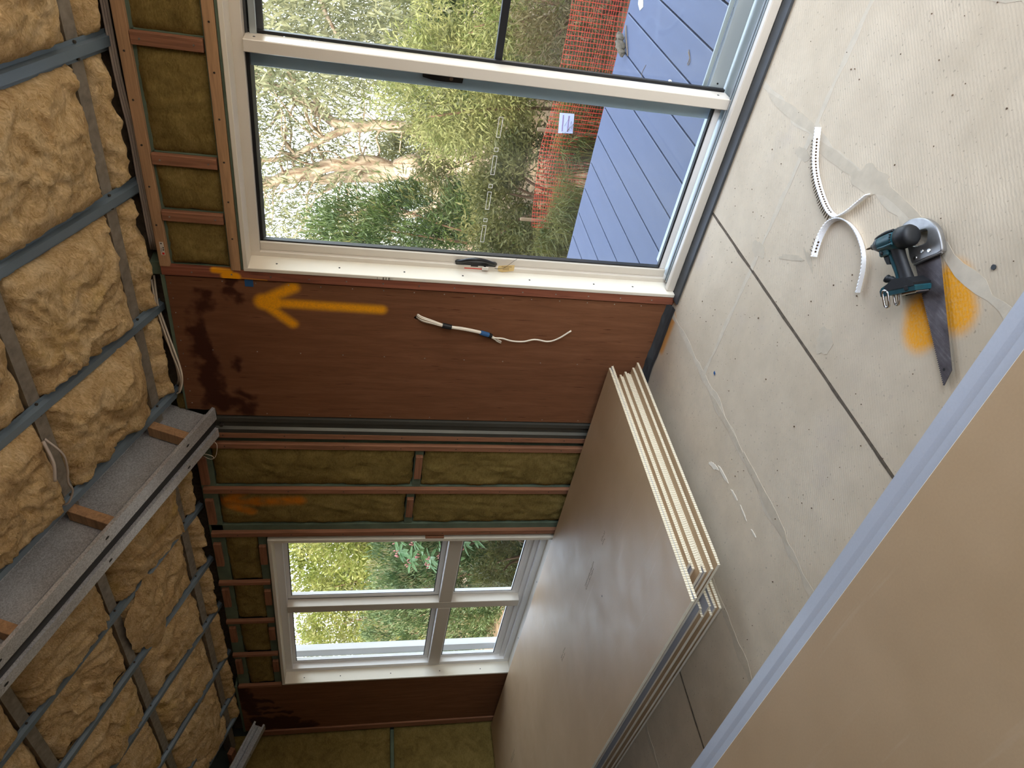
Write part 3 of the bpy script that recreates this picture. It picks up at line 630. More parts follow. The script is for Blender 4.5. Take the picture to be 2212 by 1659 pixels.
rafter('steel_rafter', -6.40, 0.12, 0.215, SL(-6.4, 0, 0.2), 'dark steel rafter at the left corner above the stained plywood', 4.0, False)
build('corner_block', G().cbox(-6.62, -6.42, 0.18, 0.24, 0.02, 0.06, 0.002, SL), 'red_x', wl_)

# ------------------------------------------------------------------ GLAZED SLIDING DOOR
door = empty('door_1', (-0.83, 2.85, 0.0), kind='structure')
def dp(name, mat, x0, x1, y0, y1, z0, z1, c=0.002, **k): return piece(name, mat, door, x0, x1, y0, y1, z0, z1, c, **k)
dp('jamb_liner', 'reveal', -1.838, -1.820, 2.742, 2.848, 0.012, 2.024); dp('head_liner', 'reveal', -1.8375, 0.17, 2.7425, 2.848, 2.005, 2.0235); dp('jamb_liner', 'reveal', 0.152, 0.17, 2.742, 2.848, 0.012, 2.005)
for z in (0.22, 0.42, 0.74, 1.06, 1.33, 1.62, 1.89):
    build('screw_hole', G().tube([(-1.8205, 2.79, z), (-1.8192, 2.79, z)], 0.0045, 8), 'black', door)
dp('frame_jamb', 'cream', -1.845, -1.797, 2.846, 2.94, 0.0, 2.03); dp('frame_head', 'cream', -1.8, 0.17, 2.846, 2.90, 1.966, 2.03); dp('frame_head_outer', 'flash', -1.845, 0.17, 2.901, 3.0, 1.957, 2.06)
dp('sill_front', 'cream', -1.8195, 0.15, 2.768, 2.798, 0.010, 0.050, 0.004); dp('sill_track', 'black', -1.8, 0.15, 2.80, 2.862, 0.0, 0.034); dp('sill_rib', 'alu', -1.797, 0.15, 2.812, 2.816, 0.030, 0.047, 0.0005); dp('sill_rib', 'alu', -1.797, 0.15, 2.832, 2.836, 0.030, 0.047, 0.0005)
dp('sill_outer', 'alu', -1.8, 0.15, 2.975, 3.03, 0.0, 0.03); dp('sill_base', 'alu', -1.8, 0.15, 2.862, 2.975, -0.05, 0.028)
dp('floor_flashing', 'flash', -1.85, 0.2, 2.700, 2.767, 0.0015, 0.012, 0.002)
# left sash
dp('sash_stile', 'cream', -1.797, -1.757, 2.862, 2.902, 0.045, 1.966); dp('glazing_bead', 'black', -1.757, -1.750, 2.872, 2.898, 0.078, 1.962, 0.001)
dp('sash_rail', 'white', -1.757, -0.945, 2.872, 2.902, 0.045, 0.074); dp('glazing_bead', 'black', -1.757, -0.945, 2.876, 2.898, 0.074, 0.082, 0.001); dp('glazing_bead', 'black', -1.757, -0.945, 2.872, 2.898, 1.952, 1.966, 0.001)
dp('glass_pane', 'glass', -1.752, -0.94, 2.886, 2.892, 0.078, 1.956, 0.0005)
dp('meeting_stile', 'cream', -0.945, -0.899, 2.830, 2.912, 0.035, 1.966, 0.003)
for z in (0.085, 1.93): build('screw_hole', G().tube([(-0.8995, 2.868, z), (-0.8984, 2.868, z)], 0.005, 8), 'black', door)
dp('glazing_bead', 'black', -0.900, -0.888, 2.913, 2.932, 0.04, 1.966, 0.001)
# right sash behind it with the pale outer stile
dp('outer_stile', 'sky_tint', -1.022, -0.93, 2.925, 2.950, 0.040, 1.966); dp('fly_screen_rail', 'alu', -0.93, 0.13, 2.93, 2.955, 0.04, 0.105); dp('sash_rail', 'alu', -0.93, 0.13, 2.955, 2.965, 0.105, 0.125)
dp('sash_rail', 'flash', -0.93, 0.13, 2.925, 2.955, 1.905, 1.956); dp('sash_rail', 'alu', -0.93, 0.13, 2.90, 2.918, 1.925, 1.950)
for x in (-0.872,): build('screw_hole', G().tube([(x, 2.9295, 0.075), (x, 2.9275, 0.075)], 0.004, 8), 'black', door)
dp('glass_pane', 'glass', -0.925, 0.13, 2.944, 2.950, 0.11, 1.91, 0.0005); dp('glazing_bar', 'black', -0.925, 0.13, 2.930, 2.956, 1.000, 1.030)
dp('sash_stile', 'cream', 0.11, 0.152, 2.905, 2.95, 0.04, 1.966)
def outline(x0, x1, z0, z1, y, w=0.0022):
    g = G()
    for a, b, c, d in ((x0, x1, z0, z0 + w), (x0, x1, z1 - w, z1), (x0, x0 + w, z0 + w, z1 - w), (x1 - w, x1, z0 + w, z1 - w)): g.box(a, b, y, y + 0.0006, c, d)
    return g
for x in (-1.69, -1.522, -1.354, -1.186): build('safety_mark', outline(x, x + 0.088, 0.968, 0.986, 2.8852), 'white', door)
for x in (-1.584, -1.416, -1.248): build('safety_mark', outline(x, x + 0.018, 0.968, 0.986, 2.8852), 'white', door)
# pull handle with key on the left stile, finger latch on the pale stile
h = build('door_handle', G().cbox(-1.815, -1.775, 2.848, 2.862, 0.900, 1.092, 0.004), 'blackp', door)
build('pull_bow', G().tube(arc_pts([(-1.783, 2.852, 0.903), (-1.768, 2.830, 0.922), (-1.748, 2.816, 0.960), (-1.740, 2.812, 1.0), (-1.748, 2.816, 1.038), (-1.768, 2.830, 1.072), (-1.783, 2.852, 1.090)], 8), 0.0085, 8), 'blackp', h, smooth=True)
build('red_indicator', G().cbox(-1.815, -1.809, 2.8455, 2.8485, 0.935, 1.050, 0.001), 'red', h); build('thumb_slot', G().cbox(-1.802, -1.796, 2.845, 2.8485, 0.985, 1.02, 0.001), 'black', h)
build('key', G().tube([(-1.799, 2.8475, 0.953), (-1.799, 2.832, 0.953)], 0.0065, 8).cbox(-1.808, -1.790, 2.828, 2.831, 0.938, 0.968, 0.001), 'chrome', h)
g = G().prism([(-0.9895, 1.150), (-0.962, 1.146), (-0.962, 1.310), (-0.983, 1.308), (-0.9905, 1.27), (-0.992, 1.22)], 2.908, 2.925, lambda a, b, hh: (a, hh, b))
lt = build('finger_latch', g, 'blackp', door); build('key_cylinder', G().tube([(-0.976, 2.909, 1.196), (-0.976, 2.903, 1.196)], 0.008, 12), 'chrome', lt)
# manila key tag on a string
tagc = empty('key_tag', (-1.79, 2.84, 0.85), 'small manila key tag tied to the black door handle', 'tag')
build('card', G().prism([(0.893, -1.800), (0.886, -1.812), (0.868, -1.818), (0.812, -1.808), (0.812, -1.776), (0.89, -1.783)], 2.838, 2.8386, lambda a, b, hh: (b, hh + (0.9 - a) * 0.05, a)), 'tag', tagc)
build('string', G().tube(arc_pts([(-1.797, 2.836, 0.884), (-1.790, 2.832, 0.866), (-1.768, 2.828, 0.845), (-1.742, 2.822, 0.826), (-1.728, 2.820, 0.812)], 6), 0.0009, 5).tube(arc_pts([(-1.797, 2.836, 0.884), (-1.800, 2.838, 0.893), (-1.803, 2.846, 0.905)], 4), 0.0012, 5), 'black', tagc)
g = G()
for r_, (x, z0, n) in enumerate(((-1.787, 0.874, 8), (-1.795, 0.866, 5), (-1.803, 0.866, 5))):
    for k in range(n):
        z = z0 - k * 0.0062; g.box(x - 0.0018, x + 0.0018, 2.8375 + (0.9 - z) * 0.05, 2.8379 + (0.9 - z) * 0.05, z - 0.0042, z)
build('writing', g, 'ink', tagc, kind='stuff')

# ------------------------------------------------------------------ WINDOW
win = empty('window_1', (-4.75, 2.85, 0.2), kind='structure')
def wp(name, mat, x0, x1, y0, y1, z0, z1, c=0.002): return piece(name, mat, win, x0, x1, y0, y1, z0, z1, c)
wp('jamb_liner', 'reveal', -5.706, -5.688, 2.742, 2.842, 0.2, 2.045); wp('jamb_liner', 'reveal', -3.830, -3.800, 2.742, 2.842, 0.2, 2.045); wp('head_liner', 'reveal', -5.7055, -3.801, 2.7425, 2.842, 2.022, 2.0445); wp('sill_liner', 'reveal', -5.7055, -3.801, 2.7425, 2.842, 0.2, 0.216)
for z in (0.46, 0.80, 1.20, 1.60, 1.88): build('screw_hole', G().tube([(-5.6885, 2.785, z), (-5.6872, 2.785, z)], 0.0045, 8), 'black', win)
for x in (-5.2, -4.4): build('screw_hole', G().tube([(x, 2.785, 0.2155), (x, 2.785, 0.2175)], 0.0045, 8), 'black', win)
wp('frame_jamb', 'white', -5.725, -5.645, 2.840, 2.93, 0.19, 2.055); wp('frame_jamb', 'white', -3.872, -3.797, 2.840, 2.93, 0.19, 2.055); wp('frame_head', 'white', -5.645, -3.872, 2.840, 2.93, 1.972, 2.055)
wp('frame_sill', 'white', -5.645, -3.872, 2.840, 2.93, 0.19, 0.258); wp('frame_sill_step', 'white', -5.645, -3.872, 2.868, 2.93, 0.258, 0.292); wp('frame_sill_step', 'white', -5.645, -3.872, 2.885, 2.93, 0.292, 0.318)
wp('mullion', 'cream', -4.780, -4.700, 2.822, 2.905, 0.29, 1.972, 0.003); wp('mullion_gap_shade', 'black', -4.700, -4.692, 2.885, 2.93, 0.90, 1.972, 0.001); wp('mullion_gap_shade', 'black', -4.788, -4.780, 2.850, 2.93, 0.90, 1.972, 0.001)  # shade of the gap beside the mullion put in as black strips
wp('transom', 'cream', -4.700, -3.872, 2.822, 2.90, 0.806, 0.898, 0.003); wp('transom', 'cream', -5.645, -4.780, 2.822, 2.90, 0.806, 0.898, 0.003)
wp('manufacturer_label', 'tag', -5.650, -5.648, 2.85, 2.87, 1.72, 1.82); wp('red_packer', 'red_z', -3.800, -3.785, 2.742, 2.78, 0.955, 1.075)
for x0, x1 in ((-5.645, -4.788), (-4.692, -3.872)):
    for z0, z1, up in ((0.898, 1.972, 1), (0.318, 0.806, 0)):
        w = 0.034 if up else 0.026; y0, y1 = 2.884, 2.918
        f = wp('sash_frame', 'white', x0, x0 + w, y0, y1, z0, z1); wp('sash_frame', 'white', x1 - w, x1, y0, y1, z0, z1)
        wp('sash_frame', 'white', x0 + w, x1 - w, y0, y1, z1 - w * 0.7, z1); wp('sash_frame', 'white', x0 + w, x1 - w, y0, y1, z0, z0 + w)
        g = outline(x0 + w, x1 - w, z0 + w, z1 - w * 0.7, y0 + 0.004, 0.006); build('glazing_bead', g, 'flash', win)
        wp('glass_pane', 'glass', x0 + w, x1 - w, 2.899, 2.904, z0 + w, z1 - w * 0.7, 0.0005)
        if not up or x0 > -5: continue
wp('outer_flange', 'white', -5.70, -5.60, 2.965, 3.02, 0.2, 2.02); wp('outer_flange', 'white', -5.70, -3.8, 2.965, 3.05, 0.16, 0.21)

# ------------------------------------------------------------------ PLASTERBOARD PILES
def sheet(label, x0, x1, y0, y1, z0, t, brown_up=True, group=None, loc=None, rot=0.0, e=0.0022, c=0.0012, b=0.055):
    """one board; built around its own centre so a turned pile is only a rotation"""
    cx, cyy = (x0 + x1) / 2, (y0 + y1) / 2; hx, hy = (x1 - x0) / 2, (y1 - y0) / 2; g = G()
    
    if brown_up: pr = [(-hy, e), (-hy + b, 0), (hy - b, 0), (hy, e), (hy, t - c), (hy - c, t), (-hy + c, t), (-hy, t - c)]; M_ = [1, 1, 1, 2, 2, 0, 2, 2]
    else: pr = [(-hy, c), (-hy + c, 0), (hy - c, 0), (hy, c), (hy, t - e), (hy - b, t), (-hy + b, t), (-hy, t - e)]; M_ = [2, 0, 2, 2, 1, 1, 1, 2]
    g.prism(pr, -hx, hx, lambda a, bb, h: (h, a, bb)); g.mi = [3, 3] + M_
    me = mesh_of('plasterboard_sheet', g, ['paper', 'ivory', 'edge', 'end']); o = bpy.data.objects.new('plasterboard_sheet', me); COL.objects.link(o)
    o.location = (cx, cyy, z0) if loc is None else loc; o.rotation_euler = (0, 0, rot); ORG[o.name] = o.location.copy()
    return tag(o, label, 'plasterboard', group)
ORD = ['', 'second', 'third', 'fourth', 'fifth', 'sixth', 'seventh', 'eighth', 'ninth', 'tenth', 'eleventh', 'twelfth', 'thirteenth', 'fourteenth', 'fifteenth', 'sixteenth', 'seventeenth', 'eighteenth', 'nineteenth', 'twentieth', 'twenty-first', 'twenty-second', 'twenty-third']
T_ = 0.0129; z = 0.0012; far = []
R_ = random.Random(3)
for k in range(19):
    if k < 6: x1 = (-2.485, -2.50, -2.53, -2.495, -2.56, -2.53)[k]; y0 = 1.425 + (0, 0.012, -0.004, 0.018, 0.006, 0.026)[k]; y1 = 2.735
    elif k < 8: x1 = (-2.245, -2.29)[k - 6]; y0 = 1.478 + 0.012 * (k - 6); y1 = 2.722
    elif k < 17: x1 = (-2.262, -2.300, -2.285, -2.31, -2.262, -2.29, -2.275, -2.305, -2.295)[k - 8]; y0 = (1.470, 1.482, 1.502, 1.47, 1.455, 1.49, 1.506, 1.47, 1.52)[k - 8]; y1 = (2.70, 2.69, 2.68, 2.67, 2.665, 2.66, 2.655, 2.65, 2.64)[k - 8]
    else: x1 = (-2.258, -2.262)[k - 17]; y0 = (1.342, 1.331)[k - 17]; y1 = (2.700, 2.690)[k - 17]
    x0 = -6.60 + R_.uniform(0, 0.02)
    d = 18 - k
    lab = 'topmost brown faced plasterboard sheet of the flat pile under the window' if d == 0 else ('lowest plasterboard sheet of the flat pile under the window, lying on the floor' if k == 0 else '%s plasterboard sheet from the top of the flat pile under the window' % ORD[d])
    far.append(sheet(lab, x0, x1, y0, y1, z, T_, k % 2 == 0, 'plasterboard sheets piled under the window')); z += T_ + 0.0002
top = far[-1]; zt = z
def stamp(px, py, n, rows, rot, parent, zz, s=0.011, mat='stamp'):
    g = G(); R2 = random.Random(n * 31 + rows)
    for r in range(rows):
        for k in range(n - r * 2):
            x = k * s * 1.25; y = -r * s * 2.0
            for j in range(2):
                a0, b0 = x + R2.uniform(0, 0.5) * s, y + R2.uniform(0, 0.6) * s
                w, hgt = ((0.22, 0.9) if R2.random() < 0.6 else (0.7, 0.2))
                ring = [(a0, b0), (a0 + w * s, b0), (a0 + w * s, b0 + hgt * s), (a0, b0 + hgt * s)]
                ring = [(px + a * math.cos(rot) - b * math.sin(rot), py + a * math.sin(rot) + b * math.cos(rot)) for a, b in ring]
                g.prism(ring, zz - 0.0005, zz + 0.0003, lambda a, b, h: (a, b, h))
    build('print_mark', g, mat, parent, kind='stuff')
stamp(-3.35, 2.08, 16, 2, 0.05, top, zt); stamp(-2.96, 2.10, 6, 2, 0.05, top, zt); stamp(-4.05, 2.02, 9, 2, 0.03, top, zt); stamp(-5.9, 2.12, 14, 2, 0.03, top, zt)
build('nail_hole', G().tube([(-3.14, 1.894, zt - 0.001), (-3.14, 1.894, zt + 0.0005)], 0.005, 8), 'black', top)
# near pile, turned a little, its right end out of frame
RN = 0.050; nz = 0.0012; off = Vector((-0.63, 0.893, 0))
NN = 24; near = []
for k in range(NN):
    d = NN - 1 - k; fo = {0: -0.092, 1: -0.060, 2: 0.0}.get(d, R_.uniform(-0.03, -0.004))
    L, Wd = 3.6, 1.2; cxl = 0.40 - L / 2 + R_.uniform(-0.01, 0.01); cyl = 0.075 + fo - Wd / 2
    loc = (off.x + cxl * math.cos(RN) - cyl * math.sin(RN), off.y + cxl * math.sin(RN) + cyl * math.cos(RN), nz)
    lab = {0: 'topmost brown faced plasterboard sheet of the near pile in the bottom right corner', 1: 'pale faced second sheet showing as a narrow strip along the near pile edge', 2: 'pale faced third sheet sticking out furthest along the near pile edge'}.get(d, '%s plasterboard sheet from the top of the near pile, under its three showing sheets' % ORD[d] if d < 23 else 'lowest plasterboard sheet of the near pile, lying on the floor')
    near.append(sheet(lab, -L / 2, L / 2, -Wd / 2, Wd / 2, 0, T_, d == 0 or (d > 2 and d % 2 == 1), 'plasterboard sheets of the near pile', loc, RN, *((0.0038, 0.0036, 0.034) if d < 3 else ()))); nz += T_ + 0.0002
build('flake', G().prism([(-1.672, 0.806), (-1.660, 0.811), (-1.668, 0.822)], nz - 0.014, nz - 0.010, lambda a, b, h: (a, b, h)), 'edge', None, label='tiny white plaster flake on the pale edge strip of the near pile', cat='flake')

# ------------------------------------------------------------------ CABLES
cb = empty('cable_bundle', (-2.07, 2.74, 1.05), 'bundle of white cables taped black and blue hanging from a hole in the plywood', 'cable')
base = [(-2.045, 2.770, 1.262), (-2.046, 2.742, 1.235), (-2.052, 2.728, 1.185), (-2.070, 2.724, 1.113), (-2.085, 2.728, 1.02), (-2.110, 2.732, 0.915), (-2.132, 2.734, 0.878)]
sp_ = [0.018, 0.017, 0.012, 0.0055, 0.007, 0.0055, 0.005]
for k in range(5):
    o_ = (k - 2) / 2; pts = [(x + o_ * s * 0.8, y - 0.003 * (k % 2), z + o_ * s * 0.25) for (x, y, z), s in zip(base, sp_)]
    if k == 3: pts += [(-2.1348, 2.733, 0.8307), (-2.1467, 2.732, 0.7818), (-2.1463, 2.730, 0.7227), (-2.1282, 2.728, 0.6665), (-2.1361, 2.727, 0.5979), (-2.1125, 2.724, 0.5498), (-2.0563, 2.720, 0.4947)]
    elif k < 3: pts += [(-2.145 - 0.004 * k, 2.735, 0.855), (-2.158 - 0.004 * k, 2.737, 0.832)]
    else: pts += [(-2.14, 2.735, 0.86)]
    build('cable', G().tube(arc_pts(pts, 6), 0.0042, 7), 'cable', cb, smooth=True)
build('black_tape', G().tube([(-2.0645, 2.724, 1.136), (-2.0745, 2.7245, 1.092)], 0.0135, 10), 'black', cb); build('blue_tape', G().tube([(-2.103, 2.731, 0.945), (-2.117, 2.733, 0.902)], 0.0125, 10), 'blue', cb); build('black_tape', G().tube([(-2.117, 2.733, 0.902), (-2.125, 2.734, 0.888)], 0.013, 10), 'black', cb)
g = G()
for k in range(6): g.tube([(-2.141 - 0.0034 * k, 2.7305, 0.866 - 0.006 * k), (-2.137 - 0.0034 * k, 2.7305, 0.862 - 0.006 * k)], 0.0012, 4)
build('ink_marks', g, 'black', cb, kind='stuff')
loops = [[(-1.9264, 2.80, 2.4114), (-2.0756, 2.79, 2.4153), (-2.1529, 2.78, 2.4035), (-2.2325, 2.765, 2.3873), (-2.3147, 2.752, 2.372), (-2.4149, 2.745, 2.3571), (-2.4895, 2.745, 2.3585), (-2.567, 2.752, 2.3792), (-2.606, 2.77, 2.402)],
         [(-1.95, 2.80, 2.425), (-2.06, 2.79, 2.424), (-2.15, 2.782, 2.416), (-2.24, 2.768, 2.400), (-2.33, 2.757, 2.386), (-2.43, 2.75, 2.368), (-2.52, 2.75, 2.366), (-2.58, 2.765, 2.39)],
         [(-2.03, 2.80, 2.43), (-2.148, 2.79, 2.4187), (-2.2415, 2.782, 2.4066), (-2.31, 2.775, 2.3885), (-2.44, 2.77, 2.379), (-2.53, 2.77, 2.3762), (-2.59, 2.79, 2.3974)],
         [(-2.12, 2.81, 2.45), (-2.2367, 2.80, 2.424), (-2.2909, 2.80, 2.4078), (-2.3378, 2.80, 2.388), (-2.40, 2.81, 2.372)],
         [(-2.2, 2.80, 2.43), (-2.36, 2.79, 2.395), (-2.50, 2.785, 2.385), (-2.57, 2.80, 2.40)]]
lc = empty('cable_loop', (-2.3, 2.79, 2.40), 'looped white cables hanging between glasswool and the plywood top edge', 'cable')
for L_ in loops: build('cable', G().tube(arc_pts(L_, 7), 0.0048, 7), 'cable', lc, smooth=True)
cc = empty('conduit_run', (-1.2, 2.81, 2.39), 'grey white cables running along above the door head timber', 'cable')
for k, dz_ in enumerate((0.0, -0.009, -0.018)):
    build('cable', G().tube(arc_pts([(-0.30, 2.815, 2.405 + dz_), (-0.9669, 2.80, 2.408 + dz_), (-1.1322, 2.80, 2.4053 + dz_), (-1.2884, 2.80, 2.3982 + dz_), (-1.4783, 2.80, 2.4008 + dz_), (-1.80, 2.81, 2.405 + dz_)], 6), 0.0045, 7), 'cable_grey', cc, smooth=True)
flx = [SL(-2.161, 0.765, 0.055), SL(-2.242, 0.75, 0.095), SL(-2.338, 0.745, 0.085), SL(-2.418, 0.75, 0.07), SL(-2.49, 0.735, 0.06), SL(-2.56, 0.75, 0.035), SL(-2.59, 0.76, 0.0)]
build('ceiling_cable', G().tube(arc_pts(flx, 8), [0.0042] * 49, 8), 'cable_grey', None, smooth=True, label='grey white cable hanging out of the glasswool beside the rafter', cat='cable')
build('cable_end', G().tube(arc_pts([SL(-2.165, 0.775, 0.055), SL(-2.249, 0.795, 0.09), SL(-2.325, 0.82, 0.095)], 6), 0.0065, 6), 'cable_grey', None, smooth=True, label='flattened stub of white cable sticking out of the glasswool', cat='cable')
build('wire_loop', G().tube(arc_pts([(-2.862, 2.69, 2.2434), (-2.8857, 2.68, 2.2294), (-2.9642, 2.68, 2.2443), (-3.0009, 2.69, 2.2734), (-2.9905, 2.70, 2.31)], 8), 0.0017, 6).tube(arc_pts([(-2.97, 2.70, 2.315), (-2.966, 2.69, 2.285), (-2.972, 2.685, 2.262), (-2.985, 2.685, 2.258)], 8), 0.0017, 6), 'cable', None, smooth=True, label='thin white wire looped out of the rafter end by the steel post', cat='wire')
# tape and sticker on the wall
build('masking_tape', G().box(-1.924, -1.868, 2.7515, 2.7535, 1.990, 2.026), 'blue', None, label='short piece of blue tape stuck on the plywood edge near the door corner', cat='tape')
st = build('timber_sticker', G().box(-1.781, -1.718, 2.7408, 2.7418, 2.331, 2.347), 'label', None, label='small white sticker with red corner on the timber below the ceiling', cat='sticker')
build('red_square', G().box(-1.778, -1.768, 2.7402, 2.7407, 2.333, 2.342), 'red', st); build('print', G().box(-1.758, -1.752, 2.7402, 2.7407, 2.332, 2.338).box(-1.748, -1.742, 2.7402, 2.7407, 2.332, 2.337).box(-1.728, -1.722, 2.7402, 2.7407, 2.337, 2.343).box(-1.765, -1.745, 2.7402, 2.7407, 2.342, 2.3435), 'screw_dark', st, kind='stuff')
g = G()
for k, (z_, w) in enumerate(((1.452, 0.003), (1.425, 0.008), (1.413, 0.006), (1.400, 0.008), (1.391, 0.003), (1.384, 0.002))): g.box(-1.837, -1.824, 2.7414, 2.7419, z_ - w / 2, z_ + w / 2 - 0.001)
build('pencil_note', g, 'pencil', door, kind='stuff')
g = G().prism([(-1.845, 2.171), (-1.834, 2.173), (-1.832, 2.187), (-1.843, 2.186)], 0.0009, 0.0022, lambda a, b, h: (a, b, h))
build('tape_scrap', g, 'blue', None, label='tiny scrap of blue tape on the floor near the far pile', cat='tape')
g = G().prism([(-0.728 + 0.007 * math.cos(k * 0.785), 1.305 + 0.007 * math.sin(k * 0.785)) for k in range(8)], 0.0002, 0.003, lambda a, b, h: (a, b, h))
build('plug', g, 'flash', None, label='dark round plug on the filled floor joint beside the saw', cat='plug')

# ------------------------------------------------------------------ HAND SAW
saw = empty('hand_saw', (-0.88, 1.42, 0.0), 'old hand saw with dark worn blade and cast metal handle on the orange paint spot', 'saw')
A, Tp, U, V = Vector((-0.852, 1.520)), Vector((-1.030, 1.207)), Vector((-0.985, 1.216)), Vector((-0.786, 1.462))
n = 64; dirv = (Tp - A) / n; nrm = Vector((-dirv.y, dirv.x)).normalized() * -1
pl = []
for k in range(n):
    p = A + dirv * k; pl.append(tuple(p)); pl.append(tuple(p + dirv * 0.55 + nrm * (0.0042 if k > 6 else 0.001)))
pl += [tuple(Tp), tuple(U), tuple(V)]
build('blade', G().prism(pl, 0.0105, 0.0125, lambda a, b, h: (a, b, h)), 'blade', saw)
build('blade_hole', G().tube([(-1.000, 1.236, 0.012), (-1.000, 1.236, 0.0128)], 0.004, 10), 'black', saw)
HO = [(-0.8511, 1.51), (-0.815, 1.4805), (-0.7785, 1.4515), (-0.7618, 1.4626), (-0.7439, 1.4918), (-0.7353, 1.5189), (-0.7374, 1.5518), (-0.7467, 1.5785), (-0.765, 1.6051), (-0.787, 1.6217), (-0.8046, 1.6239), (-0.8205, 1.6107), (-0.8265, 1.5826), (-0.8348, 1.5597), (-0.8445, 1.5446), (-0.8555, 1.5207)]
HI = [(-0.8023, 1.5838), (-0.7853, 1.5666), (-0.7754, 1.5543), (-0.7615, 1.5354), (-0.7712, 1.5232), (-0.7851, 1.5161), (-0.8004, 1.5263), (-0.8160, 1.5460), (-0.8180, 1.570)]
def smooth2(r, n=4): return [(p.x, p.y) for p in arc_pts([(a, b, 0) for a, b in r + r[:1]], n)][:-1]
bm = bmesh.new(); oo, ii = smooth2(HO), smooth2(HI); vo = [bm.verts.new((a, b, 0.005)) for a, b in oo]; vi = [bm.verts.new((a, b, 0.005)) for a, b in ii]
ed = [bm.edges.new((v[k], v[(k + 1) % len(v)])) for v in (vo, vi) for k in range(len(v))]
bmesh.ops.triangle_fill(bm, use_beauty=True, use_dissolve=False, edges=ed); ret = bmesh.ops.extrude_face_region(bm, geom=bm.faces[:])
bmesh.ops.translate(bm, verts=[v for v in ret['geom'] if isinstance(v, bmesh.types.BMVert)], vec=(0, 0, 0.018)); bmesh.ops.recalc_face_normals(bm, faces=bm.faces[:])
sharp = [e for e in bm.edges if len(e.link_faces) == 2 and e.calc_face_angle(0) > 1.0]; bmesh.ops.bevel(bm, geom=sharp, offset=0.0045, segments=3, affect='EDGES', profile=0.5)
bm.verts.index_update(); g = G(); g.add([tuple(v.co) for v in bm.verts], [tuple(v.index for v in f.verts) for f in bm.faces]); bm.free()
hd = build('handle', g, 'handle_alu', saw)
build('ferrule_lip', G().tube([(-0.853, 1.5085, 0.020), (-0.815, 1.479, 0.0215), (-0.777, 1.4495, 0.020)], 0.0034, 8), 'handle_alu', saw)
for x, y in ((-0.8361, 1.5157), (-0.8103, 1.5087), (-0.795, 1.488)): build('rivet', G().tube([(x, y, 0.022), (x, y, 0.0252)], [0.0058, 0.005], 12), 'chrome', saw)

# ------------------------------------------------------------------ CORDLESS DRIVER lying across the saw handle
drl = empty('cordless_driver', (0, 0, 0), 'black and teal cordless screw driver without battery lying on the saw handle', 'power tool')
def lathe(prof, seg=20, sx=1.0):
    g = G(); vs = []; m = len(prof)
    for u, r in prof:
        for k in range(seg): th = 2 * math.pi * k / seg; vs.append((u, r * math.cos(th), r * math.sin(th) * sx))
    g.add(vs, [(i * seg + k, i * seg + (k + 1) % seg, (i + 1) * seg + (k + 1) % seg, (i + 1) * seg + k) for i in range(m - 1) for k in range(seg)] + [tuple(range(seg - 1, -1, -1)), tuple(range((m - 1) * seg, m * seg))]); return g
# local frame: x forward, y down the grip, z up off the floor
def dpart(name, g, m, **k): return build(name, g, m, drl, local=True, smooth=k.pop('smooth', True))
dpart('motor_cap', lathe([(-0.0785, 0.006), (-0.078, 0.018), (-0.074, 0.026), (-0.066, 0.0305), (-0.05, 0.0315), (-0.034, 0.0315), (-0.033, 0.030)]), 'rubber')
mb = dpart('motor_body', lathe([(-0.033, 0.030), (-0.015, 0.0305), (0.005, 0.029), (0.02, 0.0275), (0.034, 0.0255), (0.042, 0.0235)]), 'teal')
dpart('gear_case', lathe([(0.040, 0.0245), (0.047, 0.0235), (0.048, 0.021), (0.053, 0.0205), (0.054, 0.0185), (0.060, 0.017), (0.061, 0.0155), (0.070, 0.012), (0.072, 0.010)]), 'toolgrey')
dpart('collet', lathe([(0.071, 0.009), (0.080, 0.0085), (0.084, 0.006)], 14), 'bolt'); dpart('driver_bit', lathe([(0.083, 0.0032), (0.100, 0.003), (0.107, 0.0015)], 8), 'brass')
for k in range(5): build('vent_slot', G().cbox(-0.028 + 0.001 * k, -0.022 + 0.001 * k, -0.016 + 0.0065 * k, -0.0125 + 0.0065 * k, 0.0265, 0.0312, 0.0006), 'black', drl, local=True)
dpart('top_rib', G().tube(arc_pts([(-0.03, -0.024, 0.020), (0.0, -0.024, 0.019), (0.03, -0.021, 0.015), (0.05, -0.017, 0.011)], 5), 0.0045, 8), 'rubber'); dpart('side_rib', G().tube(arc_pts([(-0.03, 0.012, 0.029), (0.005, 0.014, 0.027), (0.035, 0.013, 0.022)], 5), 0.004, 8), 'teal')
g = G(); gp = arc_pts([(-0.012, 0.012, 0), (-0.016, 0.04, 0), (-0.023, 0.07, 0), (-0.030, 0.10, 0), (-0.034, 0.124, 0)], 5); rr = [0.021 - 0.004 * math.sin(math.pi * min(1, k / (len(gp) - 1))) for k in range(len(gp))]
g.tube(gp, rr, 16); g.v = [(x, y, z_ * 0.92) for x, y, z_ in g.v]; dpart('grip', g, 'rubber')
g = G().tube(arc_pts([(0.008, 0.03, 0.0), (0.001, 0.06, 0.0), (-0.008, 0.09, 0.0), (-0.012, 0.118, 0.0)], 5), 0.0125, 10); dpart('grip_front', g, 'teal')
dpart('trigger', G().prism([(0.012, 0.030), (0.032, 0.030), (0.029, 0.046), (0.022, 0.062), (0.010, 0.064)], -0.011, 0.011, lambda a, b, h: (a, b, h)), 'rubber', smooth=False); dpart('trigger_guard', G().cbox(0.004, 0.040, 0.018, 0.038, -0.019, 0.019, 0.004), 'teal', smooth=False)
dpart('work_light', G().tube([(0.026, 0.028, 0.019), (0.026, 0.028, 0.0205)], 0.0055, 12), 'black')
